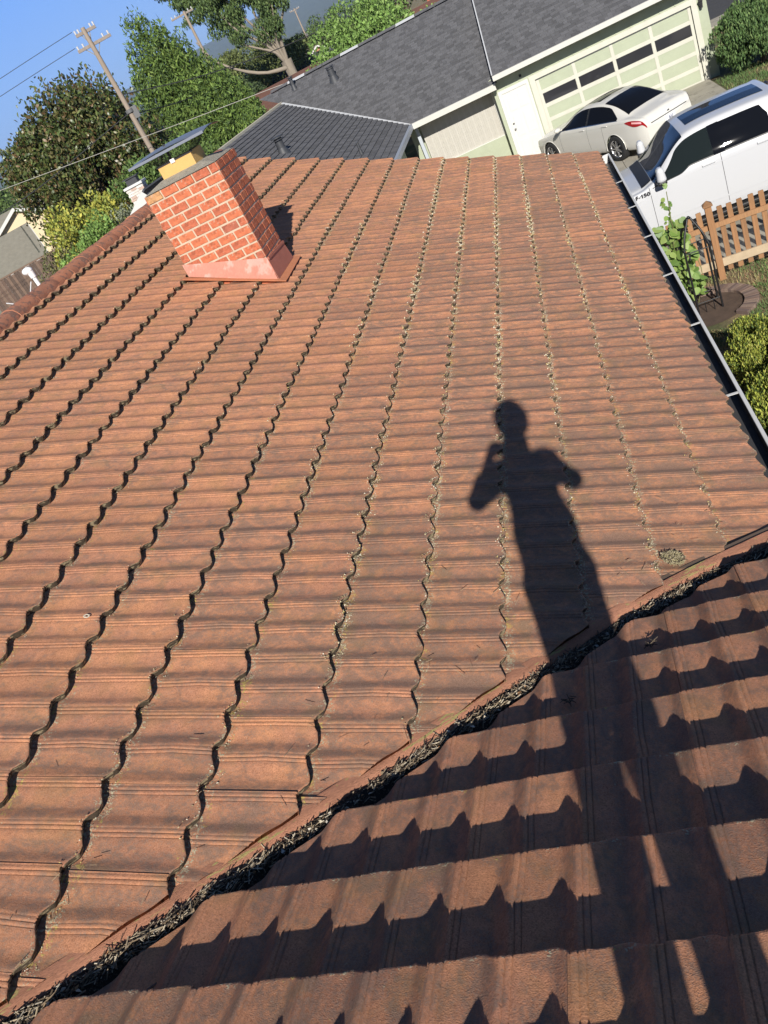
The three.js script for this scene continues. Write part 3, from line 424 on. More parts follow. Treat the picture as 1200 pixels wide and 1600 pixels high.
// ---------------------------------------------------------------- grey shingled neighbour house
const shingleTex = tex(1024, 1024, (x, y) => { // 1 unit = 1.4 m across, ten courses up
  const r = Math.floor(y / 102.4), k = (x / 1024 * 6 + (r % 2) * .5 + (LAT[r * 7] - .5) * .3), id = LAT[(Math.floor(k) * 13 + r * 71) & 65535], f = vn(x * .95, y * .95), n = fbm(x / 60, y / 60, 4, 17);
  const slot = (k - Math.floor(k)) < .035 ? .45 : 1; const m = (.72 + .5 * id) * (.7 + .6 * f) * (.8 + .4 * n) * slot; return [.110 * m, .110 * m, .116 * m]; });
const shingleMat = new THREE.MeshStandardMaterial({ map: shingleTex, roughness: .95, bumpMap: bumpGrain, bumpScale: .003, side: THREE.DoubleSide });
// stepped shingle plane: eave line a->b, up vector to ridge, with left/right limits given per height
function shinglePlane(a, b, up, xl, xr, courses, step = .011) {
  const e = b.clone().sub(a), L = e.length(); e.normalize(); const H = up.length(), u = up.clone().normalize(), n = e.clone().cross(u).normalize(); if (n.y < 0) n.negate();
  const pos = [], uv = [], idx = []; const P = (s, v, h) => a.clone().addScaledVector(e, s).addScaledVector(u, v).addScaledVector(n, h);
  for (let c = 0; c < courses; c++) { const v0 = H * c / courses, v1 = H * (c + 1) / courses, tu = LAT[c * 3] * 5; const o = pos.length / 3;
    const q = [[xl(v0 / H), v0, step], [xr(v0 / H), v0, step], [xl(v1 / H), v1, .001], [xr(v1 / H), v1, .001], [xl(v0 / H), v0, .0], [xr(v0 / H), v0, .0]];
    q.forEach(([s, v, h]) => { const p = P(s * L, v, h); pos.push(p.x, p.y, p.z); uv.push((s * L + tu) / 1.4, v / H * courses / 10); });
    const up_ = e.clone().cross(u).y > 0; const tri = (i, j, k) => up_ ? idx.push(o + i, o + j, o + k) : idx.push(o + i, o + k, o + j); tri(0, 1, 2); tri(1, 3, 2); tri(4, 5, 0); tri(5, 1, 0); }
  const g = new THREE.BufferGeometry(); g.setAttribute('position', new THREE.Float32BufferAttribute(pos, 3)); g.setAttribute('uv', new THREE.Float32BufferAttribute(uv, 2)); g.setIndex(idx); const h = g.toNonIndexed(); h.computeVertexNormals(); return h;
}
const paleGreen = grained(.38, .415, .30, .8, 1.3, .10, .0008), trim = grained(.54, .53, .45, .6, 1.3, .10, .0004), whitePaint = grained(.60, .595, .56, .55, 1, .05, .0004);
{
  const h = thing('grey_roof_house', 'pale green house with dark grey shingle roof and wide garage door', 'house');
  const T = 5 / 12, ez = -25.92, ey = 2.40, rz = -31.5, ry = ey + (ez - rz) * T, wx = .42, wrx = -4.15, ix = .42;
  // main slope: eave from inner corner to x=3.2, valley on the left
  const roof = part('roof', shinglePlane(V(wx, ey, ez), V(3.22, ey, ez), V(0, ry - ey, rz - ez), t => -(ez - rz) * t / (3.22 - wx), () => 1, 40), shingleMat, h);
  part('garage_roof', [shinglePlane(V(3.18, 2.64, -25.68), V(9.35, 2.64, -25.68), V(0, 5.82 * T, -5.82), () => 0, () => 1, 41), slab([V(3.17, 2.635, -25.68), V(3.17, 2.635 + 5.82 * T, -31.5), V(3.17, 2.38 + 5.82 * T, -31.5), V(3.17, 2.42, -25.68)], .012)], shingleMat, h);
  part('wing_roof', shinglePlane(V(wx, ey, -14.6 - 5), V(wx, ey, ez), V(wrx - wx, (wx - wrx) * T, 0), () => 0, t => 1 + t * (wx - wrx) / (ez * -1 - 19.6), 28, .024), shingleMat, h, 'lower wing roof sloping to its own gutter');
  part('back_slope', [slab([V(-4.3, ry, rz), V(3.2, ry, rz), V(3.2, 2.4, rz - 5.5), V(-4.3, 2.4, rz - 5.5)].reverse(), .02), slab([V(3.2, 2.64 + 5.82 * T, -31.5), V(9.35, 2.64 + 5.82 * T, -31.5), V(9.35, 2.5, -37), V(3.2, 2.5, -37)].reverse(), .02), slab([V(wrx, ey + (wx - wrx) * T, -19.6), V(wrx, ey + (wx - wrx) * T, -31), V(wrx - 4.3, ey, -31), V(wrx - 4.3, ey, -19.6)], .02)], shingleMat, h);
  // ridge, valley and junction trim: pale metal
  const tin = mat(.62, .63, .64, .5, { metalness: .2 });
  part('valley_flashing', slab([V(wx - .06, ey + .012, ez + .0), V(wx + .06, ey + .012, ez), V(wrx + .06, ey + (wx - wrx) * T + .022, ez - (wx - wrx)), V(wrx - .10, ey + (wx - wrx) * T + .022, ez - (wx - wrx) + .1)].reverse(), .004), tin, h, 'pale metal valley strip');
  for (let i = 0; i < 11; i++) { const x0 = -4.6 + i * .72; part('ridge_shingle', [slab([V(x0, ry + .02, rz + .15), V(x0 + .70, ry + .02, rz + .15), V(x0 + .70, ry + .085, rz), V(x0, ry + .085, rz)], .01)], i % 3 === 1 ? tin : shingleMat, h); }
  part('junction_flashing', beam(V(3.165, 2.66, -25.72), V(3.165, 2.66 + 5.72 * T, -31.44), .035, .02), tin, h);
  // wing ridge with its cream board
  part('ridge_board', [beam(V(wrx - .06, ey + (wx - wrx) * T - .02, -19.7), V(wrx - .06, ey + (wx - wrx) * T - .02, -30.9), .14, .16)], grained(.62, .56, .42, .7, 1, .15, .001), h);
  // gutters and fascias
  const gut = grained(.56, .55, .50, .5, 1, .06, .0003);
  part('gutter', [bx(wx + .02, ey - .15, ez + .002, 3.16, ey + .01, ez + .11)], gut, h); part('gutter', [bx(3.16, 2.51, -25.67, 9.38, 2.645, -25.56)], gut, h);
  part('gutter', [bx(wx + .01, ey - .12, -19.6, wx + .11, ey + .01, ez - .1 + .2)], mat(.42, .45, .50, .5, { metalness: .3 }), h, 'blue grey wing gutter');
  part('soffit', [bx(-3.6, ey - .17, -26.9, 3.16, ey - .155, ez), bx(3.2, 2.49, -26.2, 9.3, 2.505, -25.68)], trim, h);
  // walls
  const FZ = -26.15;
  part('wall', [bx(3.03, 0, FZ - .6, 4.10, 2.52, FZ), bx(8.76, 0, FZ - .2, 9.06, 2.52, FZ), bx(4.1, 2.13, FZ - .2, 8.76, 2.52, FZ), bx(9.0, 0, -37, 9.06, 2.5, FZ - .2), bx(.2, 0, -27.1, 3.0, 2.3, -26.95)], paleGreen, h);
  part('patio_wall', [bx(1.2, 0, -26.78, 3.03, .86, -26.60)], paleGreen, h);
  for (let x = 3.0; x < 9.1; x += .405) if (x < 3.1 || x > 3.2) part('batten', bx(x, 2.15, FZ + .001, x + .03, 2.505, FZ + .016), paleGreen, h);
  // vertical board screen under the eave
  const screenA = grained(.44, .42, .37, .85, .4, .10, .001), screenB = grained(.465, .445, .395, .85, .4, .10, .001); const sc = new THREE.Group(); sc.name = 'board_screen'; h.add(sc);
  for (let i = 0; i < 36; i++) { const x = .60 + i * .065; part('board', bx(x, .88, -26.68, x + .0635, 2.30, -26.665 + rr(-.001, .002)), i % 3 ? screenA : screenB, sc); }
  part('trim_board', [bx(2.93, .80, -26.68, 3.03, 2.30, -26.61)], whitePaint, h); part('trim_board', [bx(.55, .80, -26.68, 2.93, .88, -26.61)], whitePaint, h);
  part('post', [bx(.46, 0, -26.5, .56, 2.3, -26.4)], mat(.42, .46, .50, .6), h);
  // wing side wall
  part('wing_wall', [bx(-.1, 0, -25.9, .0, 2.3, -19.8)], paleGreen, h);
  // entry door
  const dx0 = 3.24, dx1 = 3.98, dh = 2.02;
  part('door_frame', [bx(dx0 - .10, 0, FZ, dx0, dh + .1, FZ + .03), bx(dx1, 0, FZ, dx1 + .08, dh + .1, FZ + .03), bx(dx0, dh, FZ, dx1, dh + .1, FZ + .03)], whitePaint, h);
  const door = part('door', bx(dx0 + .003, .02, FZ - .03, dx1 - .003, dh - .003, FZ + .006), whitePaint, h, 'white six panel entry door');
  for (const [a, b] of [[.10, .34], [.42, .66]]) for (const [y0, y1] of [[.12, .62], [.74, 1.36], [1.48, 1.86]]) part('door_panel', rbx(dx0 + a, y0, FZ + .002, dx0 + b, y1, FZ + .014, .006), whitePaint, door);
  part('handle', [new THREE.SphereGeometry(.03, 10, 8).translate(dx0 + .07, .98, FZ + .05), bar(V(dx0 + .07, .98, FZ), V(dx0 + .07, .98, FZ + .05), .012)], mat(.25, .25, .25, .3, { metalness: .9 }), door); part('deadbolt', bar(V(dx0 + .07, 1.14, FZ), V(dx0 + .07, 1.14, FZ + .03), .026, .026, 12), mat(.25, .25, .25, .3, { metalness: .9 }), door);
  // garage door: five rows of four
  const gx0 = 4.25, gx1 = 8.66, gh = 2.0, gz = FZ - .06;
  part('door_frame', [bx(gx0 - .16, 0, FZ, gx0, gh + .14, FZ + .035), bx(gx1, 0, FZ, gx1 + .15, gh + .14, FZ + .035), bx(gx0, gh, FZ, gx1, gh + .14, FZ + .035)], trim, h);
  const gd = part('garage_door', bx(gx0, 0, gz - .04, gx1, gh, gz), trim, h, 'pale green panelled garage door with one row of dark windows');
  const cw = (gx1 - gx0 - .06) / 4, rh = gh / 5, glass = phys(.03, .03, .034, .08, { clearcoat: .4 });
  for (let i = 0; i < 4; i++) for (let r = 0; r < 5; r++) { const x = gx0 + .03 + i * cw, y = r * rh; if (r === 3) part('pane', bx(x + .05, y + .06, gz + .001, x + cw - .05, y + rh - .045, gz + .006), glass, gd); else part('panel', rbx(x + .05, y + .055, gz - .004, x + cw - .05, y + rh - .05, gz + .004, .003), paleGreen, gd); }
  for (let i = 0; i <= 4; i++) part('stile', rbx(gx0 + .03 + i * cw - .045 + (i === 0 ? .02 : i === 4 ? -.02 : 0), .01, gz, gx0 + .03 + i * cw + .045 + (i === 0 ? .02 : i === 4 ? -.02 : 0), gh - .005, gz + .016, .003), trim, gd);
  for (let r = 0; r <= 5; r++) part('rail', rbx(gx0, Math.max(.004, r * rh - .05), gz, gx1, Math.min(gh - .004, r * rh + .05), gz + .013, .003), trim, gd);
  // wall lamp, floodlight
  part('wall_lamp', [rbx(8.86, 1.86, FZ + .0, 8.94, 2.06, FZ + .02, .01), new THREE.CylinderGeometry(.055, .035, .17, 8).translate(8.90, 1.92, FZ + .09), new THREE.ConeGeometry(.075, .06, 8).translate(8.90, 2.035, FZ + .09)], mat(.03, .03, .03, .5), h);
  part('floodlight', rbx(3.86, 2.24, FZ + .002, 3.93, 2.31, FZ + .06, .015), mat(.02, .02, .02, .6), h);
  // roof vents
  const vent = mat(.045, .047, .052, .55);
  const put = (x, z, r, hgt, capR, lab) => { const y = x > wrx && z > ez - (wx - x) ? ey + (wx - x) * T : ey + (ez - z) * T; part('roof_vent', [bar(V(x, y - .05, z), V(x, y + hgt, z), r * 1.0, r, 14), bar(V(x, y - .10, z), V(x, y + .14, z), r * 1.9, r * 1.05, 14), bar(V(x, y + hgt, z), V(x, y + hgt + .03, z), capR, capR, 14), bar(V(x, y + hgt * .86, z), V(x, y + hgt * .9, z), capR * .95, capR * .95, 14)], vent, h, lab); };
  put(-2.02, -30.28, .12, .42, .155, 'fat dark pipe vent'); put(-3.62, -31.0, .07, .38, .12, 'slim dark pipe vent with cap'); put(-2.43, -22.3, .11, .40, .18); put(-.41, -21.9, .035, .30, .035);
}
// ---------------------------------------------------------------- other houses
const houseRoofs = { brown: grained(.13, .062, .045, .95, 1.2, .3, .004), olive: grained(.22, .205, .165, .95, 1.2, .25, .004), slate: grained(.075, .078, .088, .95, 1.2, .25, .004), tan: grained(.24, .19, .15, .95, 1.2, .25, .004) };
const windowGlass = phys(.03, .035, .04, .06, {});
function simpleHouse(name, label, pos, turn, w, d, hgt, rise, wallM, roofM, o = {}) { // gable along local z, ridge runs along z
  const h = thing(name, label, 'house', pos, turn); const ov = .45;
  part('wall', [bx(-w / 2, 0, -d / 2, w / 2, hgt, d / 2), slab([V(-w / 2, hgt, d / 2), V(w / 2, hgt, d / 2), V(0, hgt + rise, d / 2)], .1)], wallM, h);
  const e = w / 2 + ov, k = rise / (w / 2), ye = hgt - ov * k, yr = hgt + rise;
  const rf = part('roof', [slab([V(0, yr + .06, d / 2 + ov), V(e, ye + .06, d / 2 + ov), V(e, ye + .06, -d / 2 - ov), V(0, yr + .06, -d / 2 - ov)], .08), slab([V(-e, ye + .06, d / 2 + ov), V(0, yr + .06, d / 2 + ov), V(0, yr + .06, -d / 2 - ov), V(-e, ye + .06, -d / 2 - ov)], .08)], roofM, h);
  part('fascia', [slab([V(0, yr + .055, d / 2 + ov + .03), V(-e, ye + .055, d / 2 + ov + .03), V(-e, ye - .14, d / 2 + ov + .03), V(0, yr - .14, d / 2 + ov + .03)], .03), slab([V(e, ye + .055, d / 2 + ov + .03), V(0, yr + .055, d / 2 + ov + .03), V(0, yr - .14, d / 2 + ov + .03), V(e, ye - .14, d / 2 + ov + .03)], .03), bx(e, ye - .12, -d / 2 - ov, e + .03, ye + .03, d / 2 + ov)], whitePaint, h);
  for (const [x, y, ww, hh] of o.win || []) { const q = part('window', bx(x - ww / 2 - .07, y - .07, d / 2, x + ww / 2 + .07, y + hh + .07, d / 2 + .04), whitePaint, h); part('pane', bx(x - ww / 2, y, d / 2 + .041, x + ww / 2, y + hh, d / 2 + .046), windowGlass, q); }
  if (o.chimney) part('chimney', bx(o.chimney[0] - .45, hgt, o.chimney[1] - .35, o.chimney[0] + .45, yr + .9, o.chimney[1] + .35), grained(.42, .13, .075, .9, .6, .3, .003), h);
  return h;
}
const beige = grained(.68, .56, .36, .9, 1, .05, .001), greyGreen = grained(.16, .17, .14, .9, 1, .08, .001), brickWall = grained(.45, .22, .13, .9, .6, .25, .003);
// ---------------------------------------------------------------- vehicles
const rubber = mat(.018, .018, .019, .85), alloy = mat(.62, .62, .63, .25, { metalness: .9 }), blackTrim = mat(.015, .015, .016, .5), darkGlass = phys(.006, .007, .010, .012, { specularIntensity: .28 }), chrome = mat(.7, .7, .7, .12, { metalness: 1 });
const font = await new FontLoader().loadAsync('fonts/droid/droid_sans_bold.typeface.json');
function loft(stations, ringOf) {
  const X = stations.map(s => s[0]);
  const at = x => { let i = 0; while (i < X.length - 2 && x < X[i + 1]) i++; const t = clamp((x - X[i]) / (X[i + 1] - X[i])); const p0 = stations[Math.max(0, i - 1)], p1 = stations[i], p2 = stations[i + 1], p3 = stations[Math.min(X.length - 1, i + 2)];
    return p1.map((v, k) => { if (k === 0) return x; const m1 = (p2[k] - p0[k]) / (p2[0] - p0[0] || 1) * (p2[0] - p1[0]), m2 = (p3[k] - p1[k]) / (p3[0] - p1[0] || 1) * (p2[0] - p1[0]); const t2 = t * t, t3 = t2 * t; const lin = lerp(v, p2[k], t); const h = (2 * t3 - 3 * t2 + 1) * v + (t3 - 2 * t2 + t) * m1 + (-2 * t3 + 3 * t2) * p2[k] + (t3 - t2) * m2; return lerp(lin, h, .8); }); };
  const S = (x, q, side = 1, off = 0) => { const f = (xx, qq) => { const r = ringOf(at(xx)), i = Math.min(r.length - 2, Math.floor(qq)), t = qq - i; const a = r[Math.max(0, i - 1)], b = r[i], c = r[i + 1], d = r[Math.min(r.length - 1, i + 2)]; const cr = k => { const t2 = t * t, t3 = t2 * t; return lerp(lerp(b[k], c[k], t), .5 * (2 * b[k] + (c[k] - a[k]) * t + (2 * a[k] - 5 * b[k] + 4 * c[k] - d[k]) * t2 + (3 * b[k] - a[k] - 3 * c[k] + d[k]) * t3), .6); }; return V(xx, cr(1), cr(0)); };
    const p = f(x, q); if (off) { const e = .01, n = f(x + e, q).sub(f(x - e, q)).cross(f(x, Math.min(q + .05, 8.999)).sub(f(x, q - .05))).normalize(); if (n.z * .6 + n.y < -.2) n.negate(); if (n.y < 0 && n.z < 0) n.negate(); p.addScaledVector(n, off); } p.z *= side; return p; };
  const nx = 90, qs = []; for (let q = 0; q <= 36; q++) qs.push(q / 4);
  const pos = [], idx = [], x0 = X[0], x1 = X[X.length - 1], full = [];
  for (let i = 0; i <= nx; i++) { const x = lerp(x0, x1, i / nx); const ring = [...qs.map(q => S(x, q, 1)), ...qs.slice(1, -1).reverse().map(q => S(x, q, -1))]; full.push(ring.length); ring.forEach(p => pos.push(p.x, p.y, p.z)); }
  const k = full[0]; for (let i = 0; i < nx; i++) for (let j = 0; j < k; j++) { const a = i * k + j, b = i * k + (j + 1) % k, c = a + k, d = b + k; idx.push(a, c, b, b, c, d); }
  for (const [i, f] of [[0, 0], [nx, 1]]) { const c = pos.length / 3; const cy = [0, 0, 0]; for (let j = 0; j < k; j++) for (let q = 0; q < 3; q++) cy[q] += pos[(i * k + j) * 3 + q] / k; pos.push(...cy); for (let j = 0; j < k; j++) { const a = i * k + j, b = i * k + (j + 1) % k; f ? idx.push(c, b, a) : idx.push(c, a, b); } }
  const g = new THREE.BufferGeometry(); g.setAttribute('position', new THREE.Float32BufferAttribute(pos, 3)); g.setIndex(idx); g.computeVertexNormals(); g.setAttribute('uv', new THREE.Float32BufferAttribute(new Float32Array(pos.length / 3 * 2), 2));
  return { g, S, at };
}
function patch(S, x0, x1, qlo, qhi, side, off, nx = 14, nq = 8) { // curved sheet lying just proud of the body
  const pos = [], idx = []; for (let i = 0; i <= nx; i++) for (let j = 0; j <= nq; j++) { const x = lerp(x0, x1, i / nx); const p = S(x, lerp(qlo(x), qhi(x), j / nq), side, off); pos.push(p.x, p.y, p.z); }
  for (let i = 0; i < nx; i++) for (let j = 0; j < nq; j++) { const a = i * (nq + 1) + j, b = a + 1, c = a + nq + 1, d = c + 1; side > 0 ? idx.push(a, c, b, b, c, d) : idx.push(a, b, c, b, d, c); }
  const g = new THREE.BufferGeometry(); g.setAttribute('position', new THREE.Float32BufferAttribute(pos, 3)); g.setIndex(idx); g.computeVertexNormals(); return g;
}
function patchTop(S, x0, x1, q0, off, nx = 14) { // across the roof, from -q0 to +q0
  const pos = [], idx = [], nq = 16; for (let i = 0; i <= nx; i++) for (let j = 0; j <= nq; j++) { const x = lerp(x0, x1, i / nx), s = j / nq * 2 - 1, qq = q0(x); const p = S(x, 9 - Math.abs(s) * (9 - qq) - .0001, s < 0 ? -1 : 1, 0); p.y += off; p.z *= 1; pos.push(p.x, p.y, p.z); }
  for (let i = 0; i < nx; i++) for (let j = 0; j < nq; j++) { const a = i * (nq + 1) + j, b = a + 1, c = a + nq + 1, d = c + 1; idx.push(a, b, c, b, d, c); }
  const g = new THREE.BufferGeometry(); g.setAttribute('position', new THREE.Float32BufferAttribute(pos, 3)); g.setIndex(idx); g.computeVertexNormals(); const h = g.clone(); return g;
}
function wheel(parent, x, y, z, r, side, spokes, wd = .22) {
  const w = new THREE.Group(); w.name = 'wheel'; w.position.set(x, y, z); w.scale.z = side; parent.add(w);
  const prof = [[r * .66, -wd / 2], [r * .9, -wd / 2], [r * .975, -wd * .40], [r, -wd * .25], [r, wd * .25], [r * .975, wd * .40], [r * .9, wd / 2], [r * .68, wd / 2], [r * .66, wd * .4]].map(a => new THREE.Vector2(a[0], a[1]));
  part('tyre', new THREE.LatheGeometry(prof, 36).rotateX(Math.PI / 2), rubber, w);
  const rim = [new THREE.LatheGeometry([[r * .69, wd * .45], [r * .66, wd * .47], [r * .60, wd * .36], [r * .58, -wd * .3]].map(a => new THREE.Vector2(a[0], a[1])), 36).rotateX(Math.PI / 2), new THREE.CylinderGeometry(r * .12, r * .14, .03, 16).rotateX(Math.PI / 2).translate(0, 0, wd * .38)];
  for (let i = 0; i < spokes; i++) { const a = i / spokes * Math.PI * 2, s = V(Math.cos(a) * r * .08, Math.sin(a) * r * .08, wd * .37), e = V(Math.cos(a) * r * .62, Math.sin(a) * r * .62, wd * .40); const g = beam(s, e, r * .13, .022); rim.push(g); }
  const al = alloy.clone(); al.side = THREE.DoubleSide; part('rim', rim, al, w); part('disc', new THREE.CylinderGeometry(r * .56, r * .56, .02, 24).rotateX(Math.PI / 2), mat(.03, .03, .03, .6), w); return w;
}
const ev = new Evaluator(); ev.attributes = ['position', 'normal', 'uv']; ev.useGroups = false;
function cutWheels(g, list) { let b = new Brush(g); b.updateMatrixWorld(); for (const [x, y, z, r, d] of list) { const c = new Brush(new THREE.CylinderGeometry(r, r, d, 40).rotateX(Math.PI / 2).translate(x, y, z)); c.updateMatrixWorld(); b = ev.evaluate(b, c, SUBTRACTION); } const q = b.geometry; return toCreasedNormals(q, .7); }
{ // sedan
  const st = [[2.30, .56, .50, .52, .40], [2.22, .66, .60, .66, .50], [2.0, .75, .68, .78, .58], [1.4, .86, .785, .845, .62], [.95, .94, .855, .86, .64], [.6, 1.09, .875, .865, .62], [.2, 1.25, .89, .87, .58], [-.1, 1.325, .90, .87, .56], [-.5, 1.35, .91, .87, .55], [-.9, 1.325, .925, .868, .545], [-1.3, 1.235, .94, .86, .55], [-1.65, 1.10, .945, .85, .585], [-1.9, 1.00, .94, .835, .63], [-2.2, .95, .905, .79, .66], [-2.36, .91, .86, .73, .60], [-2.43, .78, .74, .68, .54]];
  const L = loft(st, ([x, yc, yb, w, wt]) => [[0, .20], [w * .86, .20], [w * .97, .30], [w, .52], [w * .992, yb - .11], [w * .955, yb], [lerp(w * .93, wt, .46), lerp(yb + .015, Math.max(yb + .02, yc - .06), .52)], [wt, Math.max(yb + .015, yc - .055)], [wt * .80, Math.max(yb + .02, yc - .015)], [0, yc]]);
  const t = thing('sedan', 'white four door sedan with red tail lights parked before the garage', 'car', [5.58, .03, -23.24], 123 * Math.PI / 180);
  const paint = phys(.62, .605, .555, .35, { clearcoat: .8, clearcoatRoughness: .05 });
  part('body', cutWheels(L.g, [[1.375, .31, .85, .355, .5], [1.375, .31, -.85, .355, .5], [-1.375, .31, .85, .355, .5], [-1.375, .31, -.85, .355, .5]]), paint, t);
  for (const s of [-1, 1]) {
    const top = (x, a, b) => { const f = clamp(Math.min(1, (.86 - x) / .55, (x + 1.62) / .42)); return lerp(5.16, 6.88, Math.pow(f, .75)); };
    part('window', patch(L.S, .80, -.36, () => 5.16, x => top(x), s, .004), darkGlass, t); part('window', patch(L.S, -.42, -1.56, () => 5.16, x => top(x), s, .004), darkGlass, t);
    part('window_trim', patch(L.S, .82, -1.60, () => 5.07, () => 5.15, s, .005, 30, 1), chrome, t); part('pillar', patch(L.S, -.36, -.42, () => 5.16, x => top(x), s, .003, 2, 8), blackTrim, t);
    part('wheel_arch', [1.375, -1.375].map(x => new THREE.TorusGeometry(.358, .012, 6, 24, Math.PI * 1.05).rotateZ(-.08).translate(x, .31, s * .852)), paint, t);
    part('mirror', [new THREE.SphereGeometry(.085, 12, 10).scale(.8, .72, 1.2).translate(.66, .97, s * .96), bar(V(.66, .93, s * .84), V(.66, .95, s * .92), .025)], paint, t);
    for (const x of [-.20, -1.12]) { const p = L.S(x, 4.45, s, .006); part('handle', rbx(p.x - .10, p.y - .014, p.z - .012, p.x + .10, p.y + .014, p.z + .012, .008), paint, t); }
    for (const [x, q0, q1] of [[.82, 2.3, 5.1], [-.39, 2.3, 5.15], [-1.0, 2.3, 4.2]]) part('door_seam', patch(L.S, x, x - .007, () => q0, () => q1, s, .0015, 1, 12), mat(.05, .05, .05, .8), t);
    part('crease', patch(L.S, 1.7, -1.9, x => 4.28 - .05 * x, x => 4.33 - .05 * x, s, .003, 30, 1), paint, t);
    const lens = x => Math.pow(Math.max(0, Math.sin(Math.PI * clamp((x + 2.46) / .60))), .8), lq = x => 4.36 - .50 * lens(x), hq = x => 4.42 + .42 * lens(x);
    part('tail_light', patch(L.S, -1.86, -2.425, lq, hq, s, .008, 16, 6), phys(.32, .008, .012, .12, { clearcoat: 1 }), t);
    part('tail_light_inset', patch(L.S, -2.08, -2.33, () => 4.22, () => 4.52, s, .012, 8, 4), phys(.85, .42, .40, .1, { clearcoat: 1 }), t);
    wheel(t, 1.375, .31, s * .76, .315, s, 7); wheel(t, -1.375, .31, s * .76, .315, s, 7);
  }
  part('windshield', patchTop(L.S, .86, -.02, x => 7.25, .006), darkGlass, t); part('rear_window', patchTop(L.S, -.93, -1.80, x => lerp(7.45, 7.2, clamp((-.93 - x) / .9)), .007), darkGlass, t);
  part('sunroof', patchTop(L.S, -.12, -.62, () => 8.1, .004), darkGlass, t);
  part('plate', [rbx(-2.455, .56, -.16, -2.435, .70, .16, .004)], mat(.78, .78, .80, .4), t, 'white licence plate with dark characters');
  { const g = new TextGeometry('6U', { font, size: .075, depth: .002, curveSegments: 3 }); g.computeBoundingBox(); g.translate(-g.boundingBox.max.x / 2, 0, 0); g.rotateY(-Math.PI / 2); g.translate(-2.457, .592, .02); part('plate_text', g, mat(.06, .08, .16, .6), t); }
  part('trunk_line', [bx(-2.452, .725, -.55, -2.425, .733, .55)], blackTrim, t); part('diffuser', rbx(-2.44, .22, -.55, -2.3, .34, .55, .03), blackTrim, t); part('badge', [rbx(-2.44, .765, -.035, -2.41, .80, .035, .01)], chrome, t);
}
